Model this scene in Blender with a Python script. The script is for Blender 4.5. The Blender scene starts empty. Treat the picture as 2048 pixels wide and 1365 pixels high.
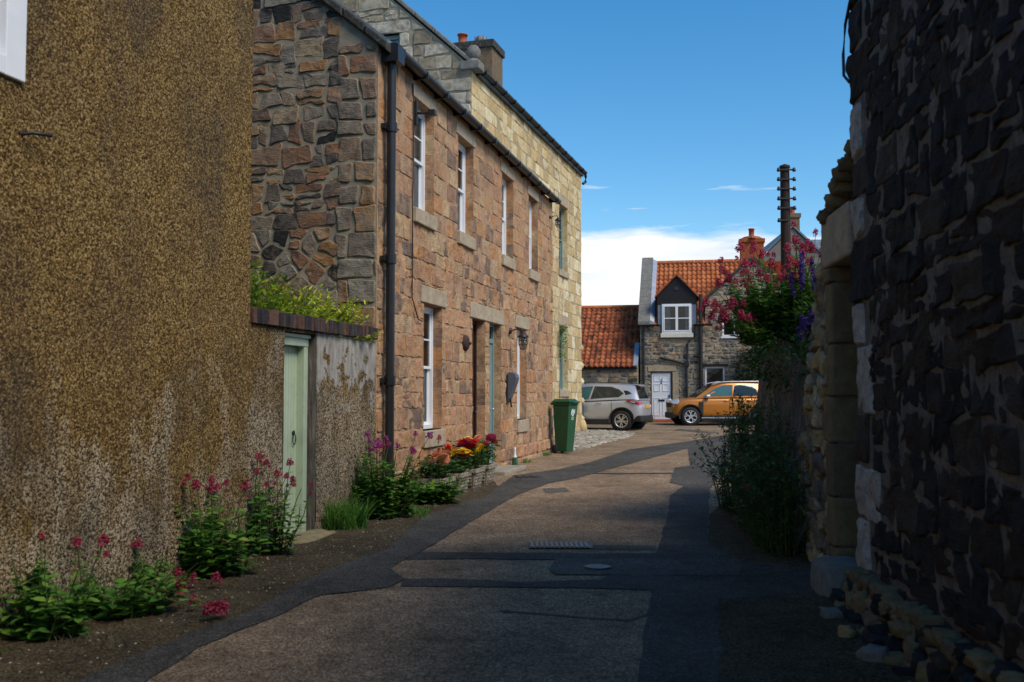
import bpy, math, random
from mathutils import Vector, Matrix, noise
from mathutils.geometry import tessellate_polygon
R = math.radians
sc = bpy.context.scene
COL = sc.collection
# ------------------------------------------------------------------ camera
cam = bpy.data.objects.new("camera", bpy.data.cameras.new("camera"))
COL.objects.link(cam)
sc.camera = cam
F, PITCH, EYE = 1991.0, math.atan(102.5 / 1991.0), 1.6
cam.location = (0, 0, EYE)
cam.rotation_euler = (math.pi / 2 + PITCH, 0, 0)
cam.data.sensor_width = 36.0
cam.data.lens = 36.0 * F / 2048
cam.data.clip_end = 3000
cam.data.clip_start = 0.05
cam.data.dof.use_dof = True
cam.data.dof.focus_distance = 26
cam.data.dof.aperture_fstop = 3.2
# ------------------------------------------------------------------ light
SUN_EL, SUN_AZ = 48.0, 132.0          # azimuth clockwise from +Y
sun = bpy.data.objects.new("sun", bpy.data.lights.new("sun", 'SUN'))
COL.objects.link(sun)
sd = Vector((math.sin(R(SUN_AZ)) * math.cos(R(SUN_EL)), math.cos(R(SUN_AZ)) * math.cos(R(SUN_EL)), math.sin(R(SUN_EL))))
sun.rotation_euler = sd.to_track_quat('Z', 'Y').to_euler()
sun.location = sd * 60
sun.data.energy = 2.9
sun.data.angle = R(28)
sun.data.color = (1.0, .91, .78)
W = bpy.data.worlds.new("World")
sc.world = W
W.use_nodes = True
wt = W.node_tree
wt.nodes.clear()
def wn(t, **k):
    n = wt.nodes.new(t)
    for a, b in k.items():
        setattr(n, a, b)
    return n
sky = wn('ShaderNodeTexSky', sky_type='NISHITA', sun_disc=False, sun_elevation=R(SUN_EL), sun_rotation=R(SUN_AZ), air_density=1.0, dust_density=.3, ozone_density=2.5)
hs = wn('ShaderNodeHueSaturation')
hs.inputs['Saturation'].default_value = 1.36
hs.inputs['Hue'].default_value = .494
hs.inputs['Value'].default_value = .93
wt.links.new(sky.outputs[0], hs.inputs['Color'])
geo = wn('ShaderNodeTexCoord')
mp = wn('ShaderNodeMapping')
mp.inputs['Scale'].default_value = (2.6, 2.6, 17)
wt.links.new(geo.outputs['Generated'], mp.inputs[0])
nz = wn('ShaderNodeTexNoise')
nz.inputs['Scale'].default_value = 1.9
nz.inputs['Detail'].default_value = 9
nz.inputs['Roughness'].default_value = .56
wt.links.new(mp.outputs[0], nz.inputs['Vector'])
sp = wn('ShaderNodeSeparateXYZ')
wt.links.new(geo.outputs['Generated'], sp.inputs[0])
def wm(op, a, b, clamp=False):
    n = wn('ShaderNodeMath', operation=op, use_clamp=clamp)
    for i, q in enumerate((a, b)):
        if isinstance(q, (int, float)):
            n.inputs[i].default_value = q
        else:
            wt.links.new(q, n.inputs[i])
    return n.outputs[0]
# bank of cloud low over the horizon: threshold falls with elevation
edge = wm('SUBTRACT', wm('ADD', wm('MULTIPLY', wm('SUBTRACT', nz.outputs[0], .5), .09), .160), sp.outputs[2])
mask = wm('MULTIPLY', edge, 70, True)
# thin streaks above the bank
mp2 = wn('ShaderNodeMapping')
mp2.inputs['Scale'].default_value = (5, 5, 60)
mp2.inputs['Location'].default_value = (1.7, .4, 2.3)
wt.links.new(geo.outputs['Generated'], mp2.inputs[0])
nz2 = wn('ShaderNodeTexNoise')
nz2.inputs['Scale'].default_value = 1.6
nz2.inputs['Detail'].default_value = 6
wt.links.new(mp2.outputs[0], nz2.inputs['Vector'])
st = wm('MULTIPLY', wm('SUBTRACT', nz2.outputs[0], .635), 11, True)
band = wm('MULTIPLY', wm('SUBTRACT', .24, sp.outputs[2]), 14, True)
mask = wm('MAXIMUM', mask, wm('MULTIPLY', st, band))
mix = wn('ShaderNodeMix', data_type='RGBA')
wt.links.new(mask, mix.inputs[0])
wt.links.new(hs.outputs[0], mix.inputs[6])
cr = wn('ShaderNodeValToRGB')
cr.color_ramp.elements[0].position = .35
cr.color_ramp.elements[0].color = (4.6, 5.0, 5.4, 1)
cr.color_ramp.elements[1].position = .62
cr.color_ramp.elements[1].color = (5.9, 6.0, 6.05, 1)
wt.links.new(nz.outputs[0], cr.inputs[0])
wt.links.new(cr.outputs[0], mix.inputs[7])
bg = wn('ShaderNodeBackground')
bg.inputs[1].default_value = .15
wt.links.new(mix.outputs[2], bg.inputs[0])
wo = wn('ShaderNodeOutputWorld')
wt.links.new(bg.outputs[0], wo.inputs[0])
sc.view_settings.view_transform = 'Standard'
sc.view_settings.look = 'None'
sc.view_settings.gamma = 1
sc.view_settings.exposure = 0.25
# ------------------------------------------------------------------ ground profile
KN = [(-200, 0), (4, 0), (13, .13), (23, .23), (33, .30), (41, .36), (400, .36)]
def gz(y):
    for (a, b), (c, d) in zip(KN, KN[1:]):
        if a <= y <= c:
            return b + (d - b) * (y - a) / (c - a)
    return .36
def gpt(px, py):
    """point of the street surface seen at a pixel of the photo (used for the outlines of patches)"""
    u, v = (px - 1024) / F, (682.5 - py) / F
    d = Vector((u, math.cos(PITCH) - v * math.sin(PITCH), math.sin(PITCH) + v * math.cos(PITCH)))
    t = 8.0
    for _ in range(60):
        t = (gz(d.y * t) - EYE) / d.z
    return (d.x * t, d.y * t)
# ------------------------------------------------------------------ mesh builder
class MB:
    def __init__(s):
        s.v, s.f, s.m, s.t, s.s = [], [], [], [], []
    def add(s, vs, fs, m=0, tone=(.5, .5, .5), smooth=False):
        o = len(s.v)
        s.v.extend([tuple(p) for p in vs])
        for f in fs:
            s.f.append(tuple(i + o for i in f))
            s.m.append(m)
            s.t.append(tone)
            s.s.append(smooth)
    def quad(s, a, b, c, d, m=0, tone=(.5, .5, .5)):
        s.add([a, b, c, d], [(0, 1, 2, 3)], m, tone)
    def box(s, x0, x1, y0, y1, z0, z1, m=0, tone=(.5, .5, .5), M=None):
        vs = [Vector(p) for p in ((x0, y0, z0), (x1, y0, z0), (x1, y1, z0), (x0, y1, z0), (x0, y0, z1), (x1, y0, z1), (x1, y1, z1), (x0, y1, z1))]
        if M is not None:
            vs = [M @ p for p in vs]
        s.add(vs, [(3, 2, 1, 0), (4, 5, 6, 7), (0, 1, 5, 4), (1, 2, 6, 5), (2, 3, 7, 6), (3, 0, 4, 7)], m, tone)
    def prism(s, poly, axis, a, b, m=0, tone=(.5, .5, .5)):
        """polygon in the two other axes pushed from a to b along axis"""
        def P(q, w):
            return {'x': (w, q[0], q[1]), 'y': (q[0], w, q[1]), 'z': (q[0], q[1], w)}[axis]
        n = len(poly)
        vs = [P(q, a) for q in poly] + [P(q, b) for q in poly]
        fs = [tuple(range(n))[::-1], tuple(range(n, 2 * n))] + [(i, (i + 1) % n, n + (i + 1) % n, n + i) for i in range(n)]
        s.add(vs, fs, m, tone)
    def tube(s, pts, r, n=8, m=0, tone=(.5, .5, .5), cap=True):
        pts = [Vector(p) for p in pts]
        rs = r if isinstance(r, (list, tuple)) else [r] * len(pts)
        vs = []
        for i, p in enumerate(pts):
            d = (pts[min(i + 1, len(pts) - 1)] - pts[max(i - 1, 0)])
            d = d.normalized() if d.length > 1e-9 else Vector((0, 0, 1))
            a = d.cross(Vector((0, 0, 1)) if abs(d.z) < .9 else Vector((1, 0, 0))).normalized()
            b = d.cross(a)
            vs += [p + (a * math.cos(2 * math.pi * k / n) + b * math.sin(2 * math.pi * k / n)) * rs[i] for k in range(n)]
        fs = [(i * n + k, i * n + (k + 1) % n, (i + 1) * n + (k + 1) % n, (i + 1) * n + k) for i in range(len(pts) - 1) for k in range(n)]
        s.add(vs, fs, m, tone, True)
        if cap:
            s.add(vs[:n], [tuple(range(n))], m, tone)
            s.add(vs[-n:], [tuple(range(n))[::-1]], m, tone)
    def lathe(s, prof, n=24, c=(0, 0, 0), axis='z', m=0, tone=(.5, .5, .5), smooth=True):
        vs = []
        for r, h in prof:
            for k in range(n):
                a = 2 * math.pi * k / n
                p = {'z': (r * math.cos(a), r * math.sin(a), h), 'y': (r * math.cos(a), h, r * math.sin(a)), 'x': (h, r * math.cos(a), r * math.sin(a))}[axis]
                vs.append((p[0] + c[0], p[1] + c[1], p[2] + c[2]))
        fs = [(i * n + k, i * n + (k + 1) % n, (i + 1) * n + (k + 1) % n, (i + 1) * n + k) for i in range(len(prof) - 1) for k in range(n)]
        s.add(vs, fs, m, tone, smooth)
    def blob(s, c, r, rng, m=0, tone=(.5, .5, .5), rough=.25, n=10, k=7, freq=2.0, sq=1.0):
        c = Vector(c)
        r = Vector(r) if not isinstance(r, (int, float)) else Vector((r, r, r))
        off = Vector((rng.uniform(0, 99), rng.uniform(0, 99), rng.uniform(0, 99)))
        vs = []
        for i in range(k + 1):
            th = math.pi * i / k
            for j in range(n):
                d = Vector((math.sin(th) * math.cos(2 * math.pi * j / n), math.sin(th) * math.sin(2 * math.pi * j / n), math.cos(th)))
                q = 1 + rough * (noise.noise(d * freq + off) + .4 * noise.noise(d * freq * 2.7 + off))
                e = Vector([math.copysign(abs(g_) ** sq, g_) for g_ in d])
                vs.append(c + Vector((e.x * r.x, e.y * r.y, e.z * r.z)) * q)
        fs = [(i * n + j, i * n + (j + 1) % n, (i + 1) * n + (j + 1) % n, (i + 1) * n + j) for i in range(k) for j in range(n)]
        s.add(vs, fs, m, tone, True)
    def build(s, name, mats, parent=None, bevel=0, subsurf=0, xf=None):
        me = bpy.data.meshes.new(name)
        me.from_pydata(s.v, [], s.f)
        mats = mats if isinstance(mats, (list, tuple)) else [mats]
        for q in mats:
            me.materials.append(q)
        me.polygons.foreach_set('material_index', s.m)
        me.polygons.foreach_set('use_smooth', s.s)
        at = me.attributes.new('tone', 'FLOAT_COLOR', 'CORNER')
        buf = []
        for f, t in zip(s.f, s.t):
            buf += [t[0], t[1], t[2], 1.0] * len(f)
        at.data.foreach_set('color', buf)
        me.validate()
        o = bpy.data.objects.new(name, me)
        COL.objects.link(o)
        if parent is not None:
            o.parent = parent
        if xf is not None:
            o.matrix_local = xf
        if bevel:
            b = o.modifiers.new('bevel', 'BEVEL')
            b.width = bevel
            b.segments = 2
            b.limit_method = 'ANGLE'
            b.angle_limit = R(40)
        if subsurf:
            b = o.modifiers.new('smooth', 'SUBSURF')
            b.levels = b.render_levels = subsurf
        return o
def tag(o, label=None, cat=None, group=None, kind=None):
    for k, v in (('label', label), ('category', cat), ('group', group), ('kind', kind)):
        if v:
            o[k] = v
    return o
def empty(name, loc, rz=0, label=None, cat=None, group=None):
    o = bpy.data.objects.new(name, None)
    COL.objects.link(o)
    o.location = loc
    o.rotation_euler = (0, 0, rz)
    o.empty_display_size = .2
    return tag(o, label, cat, group)
def rt(rng):
    return (rng.random(), rng.random(), rng.random())
# ------------------------------------------------------------------ materials
class NT:
    def __init__(s, name):
        s.mat = bpy.data.materials.new(name)
        s.mat.use_nodes = True
        s.t = s.mat.node_tree
        s.t.nodes.clear()
        s.out = s.n('ShaderNodeOutputMaterial')
        s.p = s.n('ShaderNodeBsdfPrincipled')
        s.l(s.p.outputs[0], s.out.inputs[0])
        s.tc = s.n('ShaderNodeTexCoord').outputs['Object']
    def n(s, t, **k):
        q = s.t.nodes.new(t)
        for a, b in k.items():
            setattr(q, a, b)
        return q
    def l(s, a, b):
        s.t.links.new(a, b)
    def put(s, i, q):
        if isinstance(q, (int, float)):
            i.default_value = q
        elif isinstance(q, tuple):
            i.default_value = q if len(q) == 4 else (*q, 1)
        else:
            s.l(q, i)
    def map(s, scale, loc=(0, 0, 0)):
        m = s.n('ShaderNodeMapping')
        m.inputs['Scale'].default_value = scale
        m.inputs['Location'].default_value = loc
        s.l(s.tc, m.inputs[0])
        return m.outputs[0]
    def noise(s, scale, detail=4, rough=.55, vec=None, dist=0):
        q = s.n('ShaderNodeTexNoise')
        q.inputs['Scale'].default_value = scale
        q.inputs['Detail'].default_value = detail
        q.inputs['Roughness'].default_value = rough
        q.inputs['Distortion'].default_value = dist
        s.l(vec if vec is not None else s.tc, q.inputs['Vector'])
        return q.outputs[0]
    def vor(s, scale, out='Distance', vec=None, feature='F1'):
        q = s.n('ShaderNodeTexVoronoi', feature=feature)
        q.inputs['Scale'].default_value = scale
        s.l(vec if vec is not None else s.tc, q.inputs['Vector'])
        return q.outputs[out]
    def ramp(s, fac, stops, interp='LINEAR'):
        q = s.n('ShaderNodeValToRGB')
        q.color_ramp.interpolation = interp
        e = q.color_ramp.elements
        while len(e) < len(stops):
            e.new(.5)
        for el, (p, c) in zip(e, stops):
            el.position = p
            c = (c, c, c) if isinstance(c, (int, float)) else c
            el.color = (*c, 1)
        s.put(q.inputs[0], fac)
        return q.outputs[0]
    def mix(s, fac, a, b, blend='MIX'):
        q = s.n('ShaderNodeMix', data_type='RGBA', blend_type=blend)
        s.put(q.inputs[0], fac)
        s.put(q.inputs[6], a)
        s.put(q.inputs[7], b)
        return q.outputs[2]
    def m(s, op, a, b=0.0, clamp=False):
        q = s.n('ShaderNodeMath', operation=op, use_clamp=clamp)
        s.put(q.inputs[0], a)
        s.put(q.inputs[1], b)
        return q.outputs[0]
    def tone(s):
        a = s.n('ShaderNodeAttribute', attribute_name='tone')
        q = s.n('ShaderNodeSeparateColor')
        s.l(a.outputs['Color'], q.inputs[0])
        return q.outputs
    def z(s):
        q = s.n('ShaderNodeSeparateXYZ')
        s.l(s.tc, q.inputs[0])
        return q.outputs
    def bump(s, h, strength=.4, dist=.02, prev=None):
        b = s.n('ShaderNodeBump')
        b.inputs['Strength'].default_value = strength
        b.inputs['Distance'].default_value = dist
        s.put(b.inputs['Height'], h)
        if prev is not None:
            s.l(prev, b.inputs['Normal'])
        return b.outputs[0]
    def done(s, color, rough=.9, normal=None, metal=0, spec=.3, coat=0):
        s.put(s.p.inputs['Base Color'], color)
        s.put(s.p.inputs['Roughness'], rough)
        s.put(s.p.inputs['Metallic'], metal)
        s.put(s.p.inputs['Specular IOR Level'], spec)
        s.put(s.p.inputs['Coat Weight'], coat)
        if normal is not None:
            s.l(normal, s.p.inputs['Normal'])
        return s.mat
def stone_mat(name, cols, dark=.55, bump=.5, scale=9, lichen=None, lich_amt=.6):
    n = NT(name)
    t = n.tone()
    k = len(cols)
    c = n.ramp(t[0], [((i + .0) / k, q) for i, q in enumerate(cols)], 'CONSTANT')
    c2 = n.ramp(t[2], [((i + .0) / k, q) for i, q in enumerate(cols[3:] + cols[:3])], 'CONSTANT')
    c = n.mix(n.ramp(n.noise(5.5, 5, .65), [(.42, 0), (.62, .75)]), c, c2)
    big = n.noise(scale, 5, .65)
    fine = n.noise(scale * 9, 3, .6)
    lam = n.noise(1.0, 4, .6, n.map((14, 14, 70)))
    v = n.ramp(n.m('ADD', n.m('MULTIPLY', big, .6), n.m('MULTIPLY', fine, .4)), [(.3, dark), (.52, 1.0), (.72, 1.3)])
    c = n.mix(1.0, c, v, 'MULTIPLY')
    c = n.mix(n.m('MULTIPLY', t[1], .35), c, (.5, .5, .5), 'OVERLAY')
    if lichen:
        lm = n.ramp(n.noise(3.3, 6, .7), [(lich_amt, 0), (lich_amt + .1, .75)])
        c = n.mix(lm, c, lichen)
    h = n.m('ADD', n.m('MULTIPLY', big, 1.0), n.m('ADD', n.m('MULTIPLY', fine, .35), n.m('MULTIPLY', lam, .5)))
    return n.done(c, .92, n.bump(h, bump, .03), spec=.2)
def plain(name, c1, c2=None, scale=8, rough=.6, bump=0, bscale=60, metal=0, spec=.4, coat=0, dirt=None):
    n = NT(name)
    c2 = c2 or tuple(q * .8 for q in c1)
    c = n.ramp(n.noise(scale, 5, .6), [(.3, c2), (.7, c1)])
    if dirt:
        c = n.mix(n.ramp(n.noise(scale * 2.3, 6, .7), [(.52, 0), (.68, .8)]), c, dirt)
    nb = n.bump(n.noise(bscale, 4, .6), bump, .01) if bump else None
    return n.done(c, rough, nb, metal, spec, coat)
M = {}
M['pink'] = stone_mat('pink_sandstone', [(.52, .29, .16), (.48, .265, .15), (.54, .33, .19), (.40, .22, .125), (.49, .275, .14), (.46, .255, .13), (.52, .37, .21), (.33, .20, .125), (.50, .24, .105), (.46, .31, .175), (.20, .14, .105)], .42, .9, 9, (.13, .11, .09), .64)
M['pink_mortar'] = plain('sandy_mortar', (.44, .28, .16), (.33, .20, .115), 7, .95, .5, 70)
M['dressed'] = plain('dressed_buff_stone', (.46, .37, .25), (.34, .26, .17), 5, .9, .3, 50, dirt=(.2, .16, .11))
M['rubble'] = stone_mat('gable_rubble', [(.19, .155, .12), (.29, .15, .085), (.14, .12, .10), (.25, .165, .11), (.36, .20, .09), (.24, .215, .175), (.035, .033, .032), (.36, .27, .17), (.28, .23, .17), (.12, .10, .085)], .45, .8, 9, (.27, .26, .22), .67)
M['rubble_mortar'] = plain('grey_lime_mortar', (.36, .31, .22), (.22, .19, .135), 6, .95, .6, 60)
M['buff'] = stone_mat('yellow_ashlar', [(.60, .45, .23), (.68, .55, .32), (.50, .36, .17), (.62, .50, .29), (.44, .32, .16), (.74, .65, .44), (.57, .41, .20)], .62, .45, 7, (.33, .28, .19), .66)
M['buff_mortar'] = plain('buff_mortar', (.42, .33, .20), (.30, .23, .14), 7, .95, .4, 60)
M['greyrub'] = stone_mat('weathered_gable_stone', [(.33, .27, .18), (.45, .39, .29), (.27, .22, .15), (.54, .48, .38), (.24, .19, .135), (.37, .30, .19)], .5, .6, 8, (.14, .13, .10), .6)
M['cot'] = stone_mat('cottage_rubble', [(.12, .11, .10), (.32, .265, .185), (.22, .19, .15), (.05, .05, .05), (.38, .31, .21), (.27, .23, .18), (.15, .135, .12), (.42, .28, .15), (.30, .26, .21)], .5, .6, 10, (.3, .27, .2), .66)
M['cot_mortar'] = plain('cottage_mortar', (.38, .33, .25), (.25, .215, .16), 5, .95, .5, 50)
M['whin'] = stone_mat('shaded_whinstone', [(.026, .024, .024), (.036, .032, .030), (.018, .018, .019), (.050, .042, .036), (.028, .027, .027), (.046, .036, .026), (.022, .023, .024), (.07, .058, .044)], .5, .8, 7, (.10, .095, .09), .7)  # dark stone, deepened further with the wall's shade put into the colour
M['whin_mortar'] = plain('pale_worn_mortar', (.22, .195, .16), (.07, .062, .053), 8, .95, .8, 40, dirt=(.03, .027, .024))
M['limewash'] = plain('flaking_limewash', (.50, .48, .44), (.24, .225, .20), 9, .9, .7, 30, dirt=(.12, .11, .10))
M['yrub'] = stone_mat('ochre_rubble', [(.38, .29, .16), (.50, .36, .18), (.24, .20, .15), (.56, .46, .30), (.16, .14, .12), (.44, .30, .12)], .45, .9, 9, (.30, .21, .07), .68)
M['jamb'] = stone_mat('ochre_jamb_block', [(.20, .15, .075), (.17, .13, .07), (.23, .17, .09), (.15, .12, .07)], .55, .5, 8, (.30, .22, .09), .68)
M['yrub_mortar'] = plain('brown_mortar', (.16, .13, .09), (.08, .065, .045), 6, .95, .7, 40)
def harl(name, wear_z, wear_h, grey=0):
    n = NT(name)
    sp_ = n.vor(84, 'Color')
    q = n.n('ShaderNodeSeparateColor')
    n.l(sp_, q.inputs[0])
    dist = n.vor(84)
    cl = n.noise(40, 6, .78)
    f = n.m('ADD', n.m('MULTIPLY', q.outputs[0], .36), n.m('MULTIPLY', cl, .70))
    gold = n.ramp(f, [(.34, (.028, .015, .005)), (.49, (.115, .064, .018)), (.60, (.23, .138, .043)), (.76, (.46, .33, .145))])
    pale = n.ramp(f, [(.36, (.030, .019, .009)), (.47, (.12, .08, .04)), (.55, (.35, .26, .155)), (.70, (.62, .52, .37))])
    x, y, z = n.z()
    streak = n.noise(1.0, 6, .65, n.map((3.2, 3.2, .8)))
    patch = n.noise(1.5, 5, .6)
    w = n.m('ADD', n.m('MULTIPLY', n.m('SUBTRACT', wear_z, z), wear_h), n.m('ADD', n.m('MULTIPLY', n.m('SUBTRACT', streak, .5), 3.6), n.m('MULTIPLY', n.m('SUBTRACT', patch, .5), 2.6)), False)
    w = n.ramp(w, [(.1, 0), (.75, .9)])
    c = n.mix(w, gold, pale)
    soot = n.ramp(n.noise(1.0, 5, .6, n.map((1.3, 1.3, .55), (4, 2, 1))), [(.45, 0), (.7, .8)])
    c = n.mix(soot, c, n.mix(.7, c, (.03, .03, .032)))
    if grey:
        # skim of bare cement near the top with holes back to the harling
        g = n.m('ADD', n.m('MULTIPLY', n.m('SUBTRACT', z, 1.62), 1.6), n.m('MULTIPLY', n.m('SUBTRACT', n.noise(4.6, 6, .65), .5), 5.2))
        g = n.ramp(g, [(.15, 0), (.28, 1)])
        right = n.ramp(x, [(.53, 0), (.535, 1)])
        xx = n.ramp(n.m('MULTIPLY', n.m('SUBTRACT', x, 11.1), 4, True), [(0, 0), (.2, 1)])
        g = n.m('MULTIPLY', g, xx)
        skim = n.ramp(n.noise(1.0, 6, .7, n.map((16, 16, 4))), [(.3, (.17, .145, .12)), (.55, (.34, .31, .27)), (.75, (.50, .47, .43))])
        c = n.mix(g, c, skim)
        b = n.bump(n.m('MULTIPLY', n.m('ADD', n.m('MULTIPLY', dist, -1.2), cl), n.m('SUBTRACT', 1.15, g)), .6, .02)
    else:
        b = n.bump(n.m('ADD', n.m('MULTIPLY', dist, -.5), cl), .6, .02)
    b = n.bump(n.noise(2.2, 4, .6), .5, .06, b)
    return n.done(c, .95, b, spec=.15)
M['harl'] = harl('golden_pebbledash', 1.55, .62)
M['harl2'] = harl('worn_pebbledash', 2.3, .7, 1)
def road_mat(name, c1, c2, c3, sp=.5):
    n = NT(name)
    g = n.vor(95, 'Color')
    q = n.n('ShaderNodeSeparateColor')
    n.l(g, q.inputs[0])
    big = n.noise(.9, 6, .6)
    mid = n.noise(6, 5, .65)
    c = n.ramp(q.outputs[0], [(.1, c2), (.6, c1), (.96, c3)])
    c = n.mix(1.0, c, n.ramp(n.m('ADD', n.m('MULTIPLY', big, .55), n.m('MULTIPLY', mid, .45)), [(.34, .45), (.5, .95), (.66, 1.4)]), 'MULTIPLY')
    b = n.bump(n.m('ADD', n.vor(95), n.m('MULTIPLY', mid, 1.2)), .55, .012)
    return n.done(c, .88, b, spec=sp)
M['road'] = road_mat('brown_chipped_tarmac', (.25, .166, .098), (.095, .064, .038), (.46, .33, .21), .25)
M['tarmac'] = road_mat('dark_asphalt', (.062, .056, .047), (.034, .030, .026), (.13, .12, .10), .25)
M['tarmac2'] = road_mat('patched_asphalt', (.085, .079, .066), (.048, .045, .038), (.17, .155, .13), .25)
M['seam'] = plain('tar_seam', (.018, .017, .017), (.03, .028, .026), 9, .7)
M['dirt'] = road_mat('mossy_grit', (.070, .050, .025), (.026, .020, .010), (.15, .115, .07), .15)
M['soil'] = plain('soil', (.05, .035, .022), (.02, .015, .01), 12, .95, .8, 40)
M['grassland'] = plain('rough_grass', (.07, .10, .03), (.04, .06, .02), 3, .95)
M['cobble'] = stone_mat('pale_cobble', [(.36, .32, .25), (.29, .26, .21), (.42, .38, .30), (.24, .21, .17)], .55, .5, 9)
M['iron'] = plain('black_iron', (.012, .012, .014), (.02, .02, .022), 9, .45, .2, 40, spec=.4)
M['castiron'] = plain('worn_cast_iron', (.30, .28, .26), (.16, .15, .14), 14, .55, .3, 60, .3)
M['pipe'] = plain('black_pipe', (.012, .012, .013), (.022, .021, .022), 5, .4, 0, spec=.45)
M['greypipe'] = plain('blue_grey_pipe', (.035, .042, .055), (.025, .03, .04), 5, .5)
M['white'] = plain('white_gloss_paint', (.80, .81, .82), (.72, .73, .75), 3, .35, .05, 30)
M['offwhite'] = plain('cream_paint', (.70, .66, .55), (.6, .56, .45), 4, .5, .1, 30)
M['mint'] = plain('mint_green_paint', (.45, .53, .37), (.39, .47, .32), 3, .42, .08, 20, dirt=(.36, .40, .28))
M['teal'] = plain('teal_paint', (.19, .29, .28), (.155, .245, .235), 3, .4)
M['brown'] = plain('dark_brown_paint', (.030, .012, .010), (.018, .008, .007), 5, .45)
M['bluepaint'] = plain('navy_paint', (.012, .018, .06), (.008, .01, .035), 4, .4)
M['slab'] = plain('grey_slab', (.22, .21, .185), (.13, .125, .11), 6, .9, .5, 40, dirt=(.09, .09, .07))
M['moss_slab'] = plain('mossy_coping', (.05, .047, .04), (.028, .026, .023), 8, .95, .8, 30, dirt=(.17, .17, .14))
M['step'] = plain('worn_step_stone', (.34, .29, .22), (.22, .19, .14), 5, .9, .4, 40)
M['ochrestep'] = plain('ochre_stone', (.30, .24, .12), (.16, .13, .07), 8, .95, .8, 30)
M['lead'] = plain('lead_flashing', (.40, .43, .48), (.28, .31, .36), 4, .45, .15, 20, .4)
M['slate'] = plain('slate', (.16, .20, .24), (.10, .13, .16), 4, .6, .3, 20)
M['terra'] = plain('terracotta', (.42, .10, .035), (.33, .075, .03), 5, .8, .2, 40)
def tile_mat(name, cols, moss, amt):
    n = NT(name)
    t = n.tone()
    k = len(cols)
    c = n.ramp(t[0], [(i / k, q) for i, q in enumerate(cols)], 'CONSTANT')
    c = n.mix(1.0, c, n.ramp(n.noise(9, 4), [(.3, .75), (.7, 1.2)]), 'MULTIPLY')
    lm = n.ramp(n.noise(2.6, 8, .75), [(amt, 0), (amt + .08, .9)])
    c = n.mix(lm, c, moss)
    return n.done(c, .85, n.bump(n.noise(50, 3), .3, .01), spec=.25)
M['pantile'] = tile_mat('orange_pantile', [(.47, .145, .05), (.43, .125, .043), (.51, .175, .066), (.36, .105, .042)], (.14, .085, .05), .60)
M['oldtile'] = tile_mat('weathered_pantile', [(.36, .105, .042), (.30, .08, .035), (.42, .13, .05), (.24, .07, .033)], (.022, .022, .012), .52)
def brick_mat(name, c1, c2, mo, sc_):
    n = NT(name)
    b = n.n('ShaderNodeTexBrick')
    mpx = n.n('ShaderNodeMapping')
    mpx.inputs['Rotation'].default_value = (R(90), 0, 0)
    cx = n.n('ShaderNodeCombineXYZ')
    x, y, z = n.z()
    n.l(n.m('ADD', x, y), cx.inputs[0])
    n.l(z, cx.inputs[1])
    n.l(cx.outputs[0], b.inputs['Vector'])
    b.inputs['Color1'].default_value = (*c1, 1)
    b.inputs['Color2'].default_value = (*c2, 1)
    b.inputs['Mortar'].default_value = (*mo, 1)
    b.inputs['Scale'].default_value = sc_
    b.inputs['Mortar Size'].default_value = .02
    b.inputs['Row Height'].default_value = .27
    b.inputs['Brick Width'].default_value = .8
    c = n.mix(1.0, b.outputs[0], n.ramp(n.noise(7, 5), [(.3, .65), (.7, 1.2)]), 'MULTIPLY')
    return n.done(c, .9, n.bump(n.m('SUBTRACT', n.noise(40, 3), n.m('MULTIPLY', b.outputs[1], 1.5)), .4, .01), spec=.2)
M['brick'] = brick_mat('orange_brick', (.40, .10, .038), (.34, .08, .03), (.30, .13, .07), 3.6)
M['oldbrick'] = brick_mat('old_brown_brick', (.17, .14, .09), (.22, .13, .075), (.11, .10, .07), 3.6)
M['copebrick'] = stone_mat('dark_engineering_brick', [(.035, .030, .033), (.05, .04, .04), (.09, .045, .035), (.028, .026, .03), (.06, .05, .05), (.13, .07, .05)], .5, .6, 12, (.12, .11, .10), .66)
M['roughcast'] = plain('grey_roughcast', (.21, .185, .165), (.15, .13, .115), 3, .95, .6, 30)
def streaky(name):
    n = NT(name)
    c = n.ramp(n.noise(1.0, 6, .7, n.map((22, 22, 2.2))), [(.3, (.05, .043, .036)), (.5, (.17, .147, .12)), (.72, (.34, .30, .24))])
    c = n.mix(n.ramp(n.noise(3, 5), [(.4, 0), (.7, .6)]), c, (.06, .055, .045))
    return n.done(c, .95, n.bump(n.noise(1.0, 5, .7, n.map((30, 30, 6))), .8, .04), spec=.15)
M['streak'] = streaky('weathered_retaining_face')
def wood_mat():
    n = NT('creosoted_wood')
    c = n.ramp(n.noise(1.0, 5, .6, n.map((30, 30, 1.5))), [(.3, (.014, .009, .007)), (.7, (.045, .026, .019))])
    return n.done(c, .85, n.bump(n.noise(1.0, 4, .6, n.map((50, 50, 2))), .4, .01))
M['pole'] = wood_mat()
def leaf_mat(name, cols, tr=.35, rough=.5):
    n = NT(name)
    t = n.tone()
    k = len(cols)
    c = n.ramp(t[0], [(i / max(1, k - 1), q) for i, q in enumerate(cols)])
    n.done(c, rough, spec=.3)
    tl = n.n('ShaderNodeBsdfTranslucent')
    n.l(c, tl.inputs[0])
    mx = n.n('ShaderNodeMixShader')
    mx.inputs[0].default_value = tr
    n.l(n.p.outputs[0], mx.inputs[1])
    n.l(tl.outputs[0], mx.inputs[2])
    n.l(mx.outputs[0], n.out.inputs[0])
    return n.mat
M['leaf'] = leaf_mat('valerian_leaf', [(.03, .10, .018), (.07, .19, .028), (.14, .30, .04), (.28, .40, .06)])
M['leafdark'] = leaf_mat('dark_leaf', [(.012, .038, .012), (.026, .075, .02), (.05, .125, .03), (.10, .19, .055)])
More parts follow.
